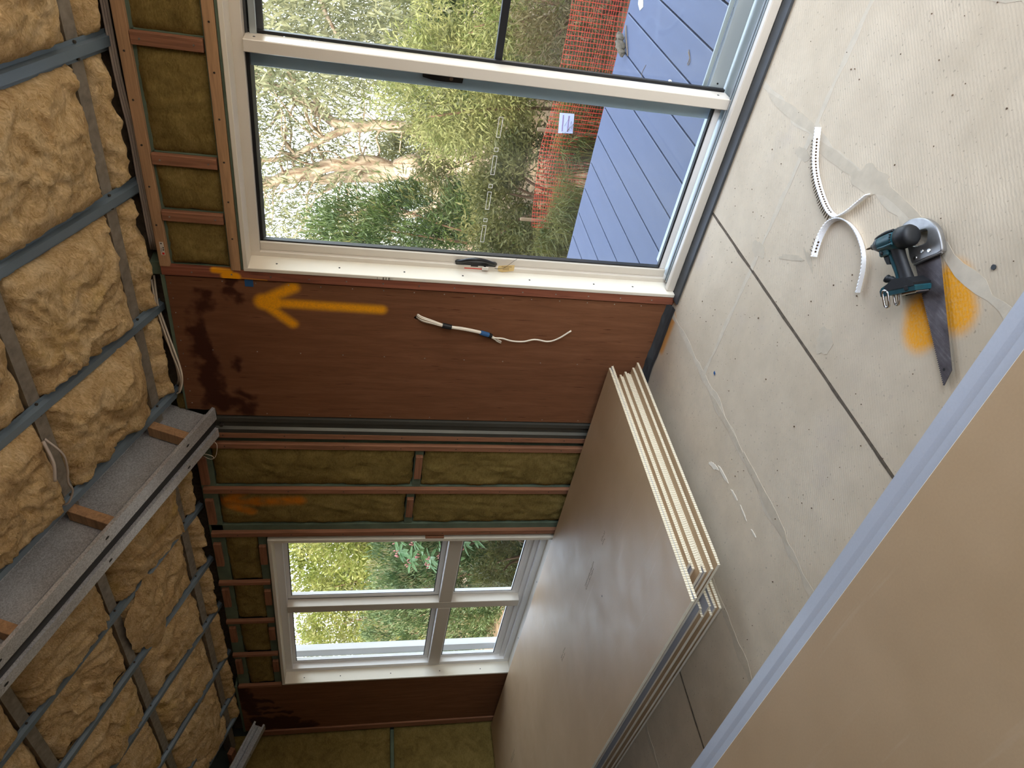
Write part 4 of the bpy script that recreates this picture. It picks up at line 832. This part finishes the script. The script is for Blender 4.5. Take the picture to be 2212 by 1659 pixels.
dpart('side_hook', G().tube(arc_pts([(-0.006, 0.112, 0.006), (0.006, 0.108, 0.012), (0.018, 0.104, 0.016), (0.024, 0.099, 0.018)], 5), [0.007] * 5 + [0.010] * 6 + [0.012] * 4 + [0.006], 10), 'rubber')
g = G().prism([(-0.064, 0.118), (-0.004, 0.114), (0.034, 0.126), (0.042, 0.134), (0.040, 0.150), (-0.088, 0.152), (-0.090, 0.140)], -0.030, 0.030, lambda a, b, h: (a, b, h)); dpart('battery_foot', g, 'teal', smooth=False)
dpart('foot_top', G().prism([(-0.060, 0.112), (-0.014, 0.108), (0.020, 0.124), (0.02, 0.137), (-0.086, 0.139), (-0.088, 0.130)], -0.0315, 0.0315, lambda a, b, h: (a, b, h)), 'rubber', smooth=False)
dpart('rail', G().cbox(-0.083, -0.03, 0.151, 0.158, -0.020, 0.024, 0.002), 'chrome', smooth=False); dpart('rail_gap', G().cbox(-0.080, -0.033, 0.154, 0.1605, -0.012, 0.014, 0.001), 'black', smooth=False); dpart('lock_slot', G().cbox(-0.066, -0.052, 0.135, 0.147, 0.0302, 0.0325, 0.001), 'black', smooth=False)
def loop2(cx0, w, y0, y1, zz):
    return arc_pts([(cx0 - w, y0, zz), (cx0 - w, (y0 + y1) / 2, zz), (cx0 - w * 0.8, y1 - 0.004, zz), (cx0, y1, zz), (cx0 + w * 0.8, y1 - 0.004, zz), (cx0 + w, (y0 + y1) / 2, zz), (cx0 + w, y0, zz), (cx0, y0 - 0.004, zz), (cx0 - w, y0, zz)], 4)
dpart('belt_clip', G().tube(loop2(0.022, 0.0095, 0.138, 0.182, 0.029), 0.0034, 8), 'chrome'); dpart('belt_clip', G().tube(loop2(0.003, 0.008, 0.142, 0.180, 0.012), 0.0034, 8), 'chrome')
uv = Vector((-0.70, 0.714, 0)); wv_ = Vector((-0.714, -0.70, 0)); tl = D(-9.0)
wv2 = wv_ * math.cos(tl) + Vector((0, 0, 1)) * math.sin(tl); hv = uv.cross(wv2)
drl.matrix_world = Matrix(((uv.x, wv2.x, hv.x, -0.828), (uv.y, wv2.y, hv.y, 1.587), (uv.z, wv2.z, hv.z, 0.0565), (0, 0, 0, 1)))

# ------------------------------------------------------------------ COLLATED SCREW STRIPS
def screw_strip(path, spans, label, flip):
    P = arc_pts([(x, y, 0) for x, y in path], 10); L = [0.0]
    for a, b in zip(P[:-1], P[1:]): L.append(L[-1] + (b - a).length)
    def at(s):
        for i in range(len(P) - 1):
            if L[i + 1] >= s: k = (s - L[i]) / max(1e-9, L[i + 1] - L[i]); return P[i].lerp(P[i + 1], k), (P[i + 1] - P[i]).normalized()
        return P[-1], (P[-1] - P[-2]).normalized()
    root = empty('screw_strip', (P[0].x, P[0].y, 0), label, 'screw strip'); tot = L[-1]; pitch = 0.0108; N = int(tot / pitch * 4); g = G(); H = 0.021; TH = 0.0016
    vs = []
    for i in range(N + 1):
        p, d = at(tot * i / N); nn = Vector((-d.y, d.x, 0)) * flip; w = 0.0013 * math.cos(2 * math.pi * (tot * i / N) / pitch)
        for s_ in (-1, 1):
            for zz in (0.0012 - w * 0.3 + 0.0006, H + w): q = p + nn * TH * s_ + nn * (0.006 * (zz / H)); vs.append((q.x, q.y, zz))
    fs = []
    for i in range(N):
        a, b = i * 4, i * 4 + 4; fs += [(a, a + 1, b + 1, b), (a + 2, b + 2, b + 3, a + 3), (a + 1, a + 3, b + 3, b + 1), (a, b, b + 2, a + 2)]
    fs += [(0, 2, 3, 1), (N * 4, N * 4 + 1, N * 4 + 3, N * 4 + 2)]; g.add(vs, fs); build('strip', g, 'plastic_strip', root)
    gs = G(); k = 0; s = pitch * 0.6
    while s < tot - 0.004:
        p, d = at(s); nn = Vector((-d.y, d.x, 0)) * flip; c = p + Vector((0, 0, 0.0112)) + nn * 0.0032
        if any(a <= s / tot <= b for a, b in spans):
            sg = G(); jit = Vector((0, 0, random.uniform(-0.002, 0.002))); back = c + nn * 0.031 + jit + d * random.uniform(-0.003, 0.003)
            sg.tube([tuple(c - nn * 0.0030), tuple(c - nn * 0.0020), tuple(c), tuple(c + nn * 0.024), tuple(back)], [0.0036, 0.0038, 0.0021, 0.0018, 0.0006], 7); build('screw', sg, 'brass', root)
        else:
            ring = [c - nn * 0.0017 + (d * math.cos(q) + Vector((0, 0, 1)) * math.sin(q)) * 0.0036 for q in [2 * math.pi * j / 10 for j in range(11)]]
            gs.tube([tuple(v) for v in ring], 0.0009, 5, caps=False)
        s += pitch; k += 1
    build('empty_sockets', gs, 'plastic_strip', root, kind='stuff'); return root
screw_strip([(-0.7563, 2.2144), (-0.8006, 2.1847), (-0.8485, 2.1442), (-0.8839, 2.0951), (-0.9117, 2.0328), (-0.9298, 1.9708), (-0.9299, 1.9277), (-0.9195, 1.9089), (-0.8854, 1.8798), (-0.8431, 1.8551), (-0.8046, 1.8322)], [(0.06, 0.66)], 'white collated strip half full of dark screws, end pointing at the door', -1)
screw_strip([(-1.0855, 1.92), (-1.0561, 1.9314), (-1.0127, 1.9396), (-0.9684, 1.9325), (-0.9360, 1.9030), (-0.9182, 1.8597), (-0.9173, 1.8049), (-0.9312, 1.754), (-0.9554, 1.7129), (-0.9884, 1.6862), (-1.0231, 1.6695), (-1.0497, 1.658)], [(0.035, 0.12)], 'nearly empty white screw strip bent in an arch beside the cordless driver', 1)

# ------------------------------------------------------------------ OUTSIDE: deck, fence, plants
deck = empty('timber_deck', (-1.5, 3.8, -0.05), 'pale grey plank deck outside the glazed door', 'deck')
BX = [-1.055 - 0.199 * k for k in range(-7, 14)]
for x in BX:
    piece('deck_board', 'deck', deck, x + 0.005, x + 0.194, 3.00, 4.718, -0.075, -0.05, 0.003)
for y in (3.1, 3.65, 4.2, 4.66): piece('joist', 'bark_dark', deck, BX[-1], BX[0] + 0.2, y, y + 0.045, -0.24, -0.077)
piece('edge_board', 'deck', deck, BX[-1], BX[0] + 0.2, 4.719, 4.74, -0.24, -0.053)
def ground_z(x, y): return -0.42 - 0.045 * max(0, y - 4.5) + 0.05 * fbm(Vector((x * 0.5, y * 0.5, 0)), 3)
g = G(); g.grid(70, 60, lambda u, v: (-34 + 46 * u, 2.97 + 40 * v ** 1.6, ground_z(-34 + 46 * u, 2.97 + 40 * v ** 1.6)))
build('ground', g, 'soil', None, smooth=True, kind='structure')
build('ground', G().box(-24, 16, -34, -3.75, -0.3, -0.22).box(1.75, 16, -3.75, 2.9, -0.3, -0.22), 'screed', None, kind='structure')

def fast_mesh(name, V_, nq, mat, kind='stuff', parent=None, **k):
    me = bpy.data.meshes.new(name); V_ = np.asarray(V_, dtype=np.float32); lo, hi = V_.min(0), V_.max(0); c = np.array([(lo[0] + hi[0]) / 2, (lo[1] + hi[1]) / 2, lo[2]], dtype=np.float32); V_ = V_ - c
    n = len(V_); me.vertices.add(n); me.vertices.foreach_set('co', V_.ravel()); me.loops.add(n); me.loops.foreach_set('vertex_index', np.arange(n, dtype=np.int32))
    me.polygons.add(n // nq); me.polygons.foreach_set('loop_start', np.arange(0, n, nq, dtype=np.int32)); me.materials.append(MAT[mat]); me.update(calc_edges=True)
    o = bpy.data.objects.new(name, me); COL.objects.link(o); c = Vector([float(q) for q in c]); o.location = c - (ORG[parent.name] if parent else Vector((0, 0, 0))); ORG[o.name] = c
    if parent: o.parent = parent
    return tag(o, kind=kind, **k)
def leaves(P_, length, width, axis=None, spread=1.0, droop=0.0):
    """diamond shaped leaf blades at points P_; axis: preferred direction (N,3) or None"""
    n = len(P_); d = rng.normal(size=(n, 3))
    if axis is not None: d = axis + spread * d
    d[:, 2] -= droop; d /= np.linalg.norm(d, axis=1, keepdims=True) + 1e-9
    w = np.cross(d, rng.normal(size=(n, 3))); w /= np.linalg.norm(w, axis=1, keepdims=True) + 1e-9
    L = length * rng.uniform(0.6, 1.3, (n, 1)); Wd = width * rng.uniform(0.7, 1.2, (n, 1))
    V_ = np.stack([P_, P_ + d * L * 0.45 + w * Wd * 0.5, P_ + d * L, P_ + d * L * 0.45 - w * Wd * 0.5], 1)
    return V_.reshape(-1, 3)
def clumps(c, r, n, k, cr):
    """n points gathered in k clumps inside an ellipsoid (denser at the outside)"""
    q = rng.normal(size=(k, 3)); q /= np.linalg.norm(q, axis=1, keepdims=True); q *= rng.uniform(0.45, 1.0, (k, 1)) ** 0.5
    cc_ = np.array(c) + q * np.array(r); idx = rng.integers(0, k, n); p = cc_[idx] + rng.normal(size=(n, 3)) * cr
    return p, q[idx]
def limb(g, pts, r0, r1, n=7, seg=9):
    P = arc_pts(pts, n); m = len(P); g.tube([p + Vector((fbm(p * 3), fbm(p * 3 + Vector((9, 0, 0))), 0)) * r0 * 0.35 for p in P], [r0 + (r1 - r0) * i / (m - 1) for i in range(m)], seg)
def bush(label, c, r, n, mat, length, width, k=40, cr=0.12, stems=5, cat='bush', name='bush', droop=0.0, up=0.0, tips=None):
    gz = ground_z(c[0], c[1]); root = empty(name, (c[0], c[1], gz), label, cat)
    p, q = clumps(c, r, n, k, cr); keep = p[:, 2] > gz; p, q = p[keep], q[keep]; axis = q.copy() * 0.8; axis[:, 2] += up
    fast_mesh('foliage', leaves(p, length, width, axis, 0.6, droop), 4, mat, 'stuff', root)
    if tips:
        m = n // 5; p2, q2 = clumps(c, (r[0] * 1.05, r[1] * 1.05, r[2] * 1.04), m, k * 2, cr * 0.5); keep = p2[:, 2] > gz; a2 = q2[keep] * 0.5; a2[:, 2] += up
        fast_mesh('seed_tips', leaves(p2[keep], length * 0.8, width * 0.7, a2, 0.4), 4, tips, 'stuff', root)
    g = G()
    for j in range(stems):
        a = 2 * math.pi * j / stems + 0.4; e = (c[0] + r[0] * 0.6 * math.cos(a), c[1] + r[1] * 0.6 * math.sin(a), c[2] + r[2] * 0.4)
        g = G(); limb(g, [(c[0] + 0.05 * math.cos(a), c[1] + 0.05 * math.sin(a), gz - 0.05), ((c[0] + e[0]) / 2, (c[1] + e[1]) / 2, (gz + e[2]) / 2 + 0.1), e], 0.022, 0.006, 5, 6); build('stem', g, 'bark_dark', root, smooth=True)
    return root

# spotted gum: leaning forked trunk with twisting branches
gum = empty('gum_tree', (-5.35, 12.0, ground_z(-5.35, 12)), 'large pale barked gum tree with a forked trunk behind the yellow green wattle', 'tree')
BR = [('trunk', [(-5.30, 12.0, -1.0), (-5.38, 12.0, -0.4), (-5.44, 12.0, -0.11), (-5.586, 12.0, 0.45), (-5.70, 12.0, 1.01)], 0.30, 0.20), ('branch', [(-5.50, 12.0, 0.0), (-5.22, 12.1, 0.36), (-5.02, 12.1, 0.74), (-5.0, 12.2, 1.28), (-5.1, 12.2, 1.82), (-5.03, 12.4, 2.28), (-4.81, 12.5, 2.71), (-4.65, 12.6, 3.28), (-4.4, 12.7, 4.2)], 0.13, 0.05),
      ('branch', [(-5.70, 12.0, 0.95), (-5.614, 11.9, 1.58), (-5.644, 11.7, 2.28), (-5.83, 11.6, 2.9), (-6.01, 11.5, 3.37), (-6.2, 11.5, 4.4)], 0.15, 0.05), ('branch', [(-5.72, 12.0, 0.95), (-5.91, 12.1, 1.49), (-6.05, 12.2, 1.97), (-6.16, 12.3, 2.68), (-6.32, 12.4, 3.39), (-6.3, 12.5, 4.4)], 0.13, 0.04),
      ('branch', [(-5.1, 12.2, 1.82), (-5.27, 12.0, 2.28), (-5.57, 11.9, 2.74), (-5.66, 11.8, 3.27), (-5.6, 11.8, 4.0)], 0.07, 0.03), ('branch', [(-5.65, 12.0, 0.45), (-5.97, 11.8, 0.29), (-6.21, 11.7, 0.39), (-6.34, 11.6, 0.81), (-6.3, 11.6, 1.31), (-6.5, 11.5, 2.2)], 0.10, 0.03),
      ('branch', [(-4.97, 12.4, 2.28), (-4.47, 12.3, 2.70), (-4.36, 12.2, 3.05), (-4.35, 12.1, 3.6)], 0.05, 0.02), ('branch', [(-5.38, 11.95, -0.11), (-5.62, 11.75, -0.22), (-5.72, 11.7, -0.12)], 0.06, 0.03)]
for i in range(90):
    b = BR[random.choice((1, 2, 3, 4, 6))][1]; j = random.randrange(1, len(b) - 1); p = Vector(b[j]); d = Vector((random.uniform(-1, 1), random.uniform(-0.6, 0.6), random.uniform(-0.1, 0.8)))
    BR.append(('branch', [tuple(p), tuple(p + d * 0.4 + Vector((0, 0, 0.1))), tuple(p + d * 0.9), tuple(p + d * 1.3 + Vector((random.uniform(-.3, .3), 0, random.uniform(-0.1, 0.3))))], 0.024, 0.008))
for nm, pts, r0, r1 in BR: g = G(); limb(g, pts, r0, r1, 8, 10); build(nm, g, 'bark', gum, smooth=True)
cen = np.array([(random.uniform(-8.5, -2.6), random.uniform(10.8, 13.5), random.uniform(1.3, 5.0)) for i in range(190)])
idx = rng.integers(0, len(cen), 36000); pts = cen[idx] + rng.normal(size=(36000, 3)) * np.array([0.32, 0.3, 0.26])
fast_mesh('foliage', leaves(pts, 0.16, 0.026, np.tile(np.array([[0, 0, -0.5]]), (36000, 1)), 0.7, 0.3), 4, 'leaf_gum', 'stuff', gum)
# second gum whose leafy crown hangs into the right hand pane
g2 = empty('gum_tree', (-1.2, 9.6, ground_z(-1.2, 9.6)), 'leafy gum tree hanging into the upper right door pane', 'tree')
for pts, r0, r1 in (([(-1.0, 9.8, -0.9), (-1.1, 9.7, 1.5), (-1.3, 9.5, 3.5), (-1.5, 9.4, 5.0)], 0.16, 0.07), ([(-1.15, 9.6, 1.7), (-1.8, 9.3, 2.3), (-2.4, 9.1, 2.1), (-2.76, 9.0, 1.88)], 0.05, 0.015), ([(-1.05, 9.6, 0.2), (-1.7, 9.3, 0.4), (-2.2, 9.1, 0.46), (-2.56, 9.0, 0.86)], 0.04, 0.012), ([(-1.25, 9.5, 2.8), (-1.9, 9.3, 3.2), (-2.9, 9.2, 3.0)], 0.05, 0.015)):
    g = G(); limb(g, pts, r0, r1, 8, 9); build('branch', g, 'bark', g2, smooth=True)
cen = np.array([(random.uniform(-3.3, -0.4), random.uniform(8.4, 10.2), random.uniform(0.75, 4.2)) for i in range(120)])
idx = rng.integers(0, len(cen), 13000); pts = cen[idx] + rng.normal(size=(13000, 3)) * 0.22
fast_mesh('foliage', leaves(pts, 0.15, 0.03, np.tile(np.array([[0.2, 0, -0.5]]), (13000, 1)), 0.6, 0.3), 4, 'leaf_gum', 'stuff', g2)

bush('bright yellow green wattle in the middle of the left door pane', (-2.60, 7.4, 0.60), (0.56, 0.6, 0.80), 17000, 'leaf_acacia', 0.075, 0.014, 70, 0.11, name='wattle_bush')
bush('yellow green wattle behind the right door pane', (-1.62, 7.1, 0.25), (0.62, 0.6, 0.95), 14000, 'leaf_acacia', 0.075, 0.014, 60, 0.10, name='wattle_bush')
bush('dark green needle bush at the left edge of the door pane', (-4.72, 7.9, 0.65), (0.78, 0.6, 1.45), 20000, 'leaf_dark', 0.11, 0.016, 80, 0.11, up=0.5, name='needle_bush', tips='leaf_mid')
bush('olive bush low behind the orange mesh', (-3.35, 6.6, -0.05), (0.8, 0.5, 0.55), 11000, 'leaf_mid', 0.07, 0.018, 60, 0.10)
bush('dry brown twiggy bush behind the right end of the mesh', (-1.35, 6.3, -0.12), (0.75, 0.4, 0.45), 9000, 'leaf_dry', 0.08, 0.012, 60, 0.09)
bush('grey green bush between wattle and gum trunk', (-4.0, 9.6, 0.1), (1.0, 0.6, 0.9), 11000, 'leaf_mid', 0.09, 0.02, 60, 0.13)
bush('dark bush behind the right hand wattle', (-2.35, 9.2, -0.1), (1.0, 0.6, 1.0), 10000, 'leaf_dark', 0.1, 0.02, 60, 0.13)
for i in range(11):
    x = -17.5 + 1.75 * i; bush('%s distant bush from the left in the row along the back of the garden' % (['first'] + ORD[1:])[i], (x, 15.5 + random.uniform(-0.8, 0.8), 0.15), (0.85, 0.7, random.uniform(1.1, 1.5)), 6500, ['leaf_mid', 'leaf_dark'][i % 2], 0.14, 0.035, 60, 0.17, 3)['group'] = 'bushes along the back of the garden'
# plants seen through the window: cypress hedge, rhododendron, lime green shrub
HB = [(-5.35, 4.55), (-6.3, 4.75), (-7.3, 4.9), (-8.3, 5.1), (-9.4, 5.3)]
HL = ['first cypress bush outside the window, nearest the right panes', 'second cypress bush outside the window from the right', 'third cypress bush outside the window from the right', 'fourth cypress bush outside the window from the right', 'leftmost cypress bush outside the window']
bush('low grey green ground shrub under the lower right window pane', (-6.15, 4.25, -0.15), (0.75, 0.3, 0.42), 9000, 'leaf_mid', 0.06, 0.014, 60, 0.07, 3)
for (x, y), lb in zip(HB, HL): bush(lb, (x, y, 0.35), (0.72, 0.42, 0.95), 20000, 'leaf_cypress', 0.062, 0.015, 120, 0.065, 4, up=0.9, name='cypress_bush', tips='leaf_tips')
for i, (x, y) in enumerate(((-7.9, 6.3), (-9.6, 6.6), (-11.3, 6.9), (-6.3, 6.3), (-13.2, 7.2))): bush(['lime green shrub rising behind the cypress hedge, seen in the upper right pane', 'lime green shrub behind the hedge, seen in the middle of the window', 'lime green shrub behind the hedge, seen in the upper left pane', 'rightmost lime green shrub, mostly hidden by the window frame', 'leftmost lime green shrub far behind the hedge'][i], (x, y, 1.3), (1.1, 0.6, 1.35), 12000, 'leaf_lime', 0.085, 0.03, 90, 0.13, 4, name='lime_shrub', tips='leaf_mid')
rh = empty('rhododendron', (-5.75, 4.1, ground_z(-5.75, 4.1)), 'rhododendron with whorls of long leaves and pink buds in front of the hedge', 'bush')
for j in range(4): g = G(); limb(g, [(-5.75 + 0.03 * j, 4.15, ground_z(-5.75, 4.1) - 0.05), (-5.72 + 0.05 * j, 4.1, 0.3), (-5.9 + 0.13 * j, 4.0, 0.75)], 0.015, 0.006, 5, 6); build('stem', g, 'bark_dark', rh, smooth=True)
lg = G(); lg.v = []; 
lg.add([(0, 0, 0), (0.018, 0.04, 0.003), (0.021, 0.075, 0.0), (0.014, 0.115, -0.012), (0, 0.14, -0.024), (-0.014, 0.115, -0.012), (-0.021, 0.075, 0.0), (-0.018, 0.04, 0.003), (0, 0.04, -0.003), (0, 0.075, -0.006), (0, 0.115, -0.017)], [(0, 1, 8), (0, 8, 7), (1, 2, 9, 8), (8, 9, 6, 7), (2, 3, 10, 9), (9, 10, 5, 6), (3, 4, 10), (10, 4, 5)])
lme = mesh_of('leaf', lg, 'leaf_rhodo'); bg_ = G(); bg_.tube([(0, 0, 0), (0, 0, 0.012), (0, 0, 0.024), (0, 0, 0.03)], [0.001, 0.006, 0.006, 0.001], 7); bme = mesh_of('bud', bg_, 'bud', True)
for (x, y, z_) in [(-5.55, 3.98, 0.98), (-5.72, 3.95, 0.90), (-5.86, 4.0, 0.80), (-5.68, 3.92, 0.70), (-5.52, 3.95, 0.66), (-5.62, 4.0, 0.50), (-5.48, 3.96, 0.42), (-5.95, 4.05, 0.98), (-5.78, 4.02, 1.1), (-5.60, 4.05, 1.12), (-5.9, 4.0, 0.58), (-6.08, 4.08, 0.78)]:
    tiltx, tilty = random.uniform(0.2, 0.8), random.uniform(-0.5, 0.5)
    for k in range(9):
        o = bpy.data.objects.new('leaf', lme); COL.objects.link(o); o.parent = rh; o.location = Vector((x, y, z_)) - ORG[rh.name]
        o.rotation_euler = (Matrix.Rotation(tiltx, 3, 'X') @ Matrix.Rotation(tilty, 3, 'Y') @ Matrix.Rotation(2 * math.pi * k / 9 + random.uniform(-.2, .2), 3, 'Z') @ Matrix.Rotation(random.uniform(-0.35, 0.25), 3, 'X')).to_euler(); s = random.uniform(0.8, 1.1); o.scale = (s, s, s)
    for k in range(6):
        o = bpy.data.objects.new('bud', bme); COL.objects.link(o); o.parent = rh; o.location = Vector((x + random.uniform(-.035, .035), y - 0.02 + random.uniform(-.03, .03), z_ + random.uniform(0.0, .04))) - ORG[rh.name]; o.rotation_euler = (random.uniform(-.6, .6), random.uniform(-.6, .6), 0)

# strappy grass tufts by the fence
for (x, y), lb in zip(((-2.75, 5.25), (-2.35, 5.75), (-3.2, 5.6), (-2.0, 6.0)), ('strappy grass tuft against the deck edge at the end of the mesh', 'strappy grass tuft behind the middle of the orange mesh', 'leftmost strappy grass tuft beyond the deck', 'strappy grass tuft behind the paper sign')):
    m = 420; a = rng.uniform(0, 2 * np.pi, m); gz = ground_z(x, y); b0 = np.stack([x + 0.09 * rng.normal(size=m), y + 0.09 * rng.normal(size=m), np.full(m, gz)], 1); out = np.stack([np.cos(a), np.sin(a), np.zeros(m)], 1) * rng.uniform(0.12, 0.38, (m, 1)); hgt = rng.uniform(0.3, 0.55, (m, 1)) * np.array([[0, 0, 1]])
    wd = np.cross(out, [0, 0, 1]); wd /= np.linalg.norm(wd, axis=1, keepdims=True); wd *= 0.005; mid = b0 + out * 0.4 + hgt * 0.85; tip = b0 + out + hgt * 0.8
    V_ = np.concatenate([np.stack([b0 - wd, b0 + wd, mid + wd * 0.8, mid - wd * 0.8], 1), np.stack([mid - wd * 0.8, mid + wd * 0.8, tip + wd * 0.1, tip - wd * 0.1], 1)]).reshape(-1, 3)
    fast_mesh('grass_tuft', V_, 4, 'grass', 'stuff', None, label=lb, cat='grass')
# orange barrier mesh, stakes, paper sign
mb_ = empty('barrier_mesh', (-2.0, 5.6, -0.45), 'orange plastic barrier mesh sagging across beyond the deck', 'fence')
def fz(x): return 0.10 - 0.02 * math.sin(x * 3) - 0.07 * max(0, -2.3 - x) 
g = G(); x0_, x1_ = -3.1, 0.4
def fy(x, z_): return 5.62 + 0.03 * math.sin(x * 4.0 + z_ * 3)
for k in range(24):
    z_ = -0.42 + k * 0.0225
    pts = [(x, fy(x, z_), z_ + (fz(x) - 0.10) * (k / 23) + 0.006 * math.sin(x * 9 + k)) for x in np.linspace(x0_, x1_, 44)]
    g.tube(pts, 0.0012, 4, caps=False)
build('thin_strands', g, 'mesh', mb_, kind='stuff')
for i, x in enumerate(np.arange(x0_, x1_, 0.034)):
    g = G(); g.cbox(x - 0.002, x + 0.002, fy(x, 0) - 0.002, fy(x, 0) + 0.002, -0.44, fz(x), 0.0008); build('mesh_strap', g, 'mesh', mb_)
for x in (-3.05, -2.22, -1.1, 0.2): build('stake', G().cbox(x - 0.012, x + 0.012, 5.65, 5.675, -0.6, 0.16, 0.002), 'dry', mb_)
sg = empty('paper_sign', (-2.1, 5.59, -0.1), 'pale blue paper sign with two rows of print fixed on the orange mesh', 'sign')
build('sheet', G().prism([(-2.205, 0.0), (-2.04, 0.02), (-2.035, -0.10), (-2.195, -0.122)], 5.585, 5.588, lambda a, b, h: (a, h, b)), 'sign', sg)
g = G()
for r, (zz, n) in enumerate(((-0.028, 12), (-0.075, 12))):
    for k in range(n):
        x = -2.185 + k * 0.0112; z_ = zz + (k * 0.0112) * 0.12; g.box(x, x + 0.004, 5.5838, 5.5846, z_ - 0.006, z_ + 0.006); g.box(x + 0.005, x + 0.0085, 5.5838, 5.5846, z_ - 0.003, z_ + 0.002)
build('print_rows', g, 'inkred', sg, kind='stuff')
# things on the deck
rag = empty('rag_bundle', (-1.215, 4.60, -0.05), 'crumpled grey brown cloth bundle with a stick on the far deck edge', 'rag')
g = G()
def fn(u, v):
    th = 2 * math.pi * v; k = math.sin(math.pi * min(max(u, 0.02), 0.98)) ** 0.45; a = u * 0.19 - 0.095
    r = (0.034 + 0.012 * fbm(Vector((u * 5, math.cos(th), math.sin(th)))) + 0.009 * abs(fbm(Vector((u * 12, math.cos(th) * 3, math.sin(th) * 3 + 4))))) * k * (0.75 if 0.3 < u < 0.4 else 1)
    return (-1.215 - a * 0.55 + 0.004 * math.sin(9 * u), 4.615 - a * 0.85 + r * math.cos(th) * 0.9, -0.018 + r * math.sin(th) * 0.85)
g.grid(36, 26, fn); build('cloth', g, 'rag', rag, smooth=True)
build('stick', G().tube(arc_pts([(-1.12, 4.68, -0.044), (-1.17, 4.60, -0.040), (-1.245, 4.50, -0.044)], 5), 0.0035, 6), 'dry', rag, smooth=True)
build('wire_twist', G().tube(arc_pts([(-0.9333, 3.6164, -0.047), (-0.9599, 3.5741, -0.046), (-0.9924, 3.5776, -0.047), (-0.985, 3.560, -0.047), (-0.9650, 3.562, -0.046), (-0.9434, 3.6133, -0.046)], 7), 0.0016, 6), 'dry', None, smooth=True, label='thin bent twig lying on the deck near the door sill', cat='twig')
build('twig', G().tube(arc_pts([(-1.1855, 4.1556, -0.0485), (-1.2386, 4.1807, -0.048), (-1.2763, 4.1511, -0.0485)], 6), 0.0014, 5), 'dry', None, smooth=True, label='short curved twig on the deck beside the door stile', cat='twig')
g = G().prism([(-0.90, 4.60), (-0.915, 4.50), (-0.955, 4.46), (-0.985, 4.50), (-0.965, 4.56)], -0.049, -0.047, lambda a, b, h: (a, b, h)); build('dry_leaf', g, 'label', None, label='pale dry leaf on the far deck boards at the frame edge', cat='leaf')
build('deck_chip', G().cbox(-1.138, -1.120, 3.705, 3.73, -0.0495, -0.035, 0.003), 'edge', None, label='tiny white chip standing on the deck next to the door stile', cat='chip')
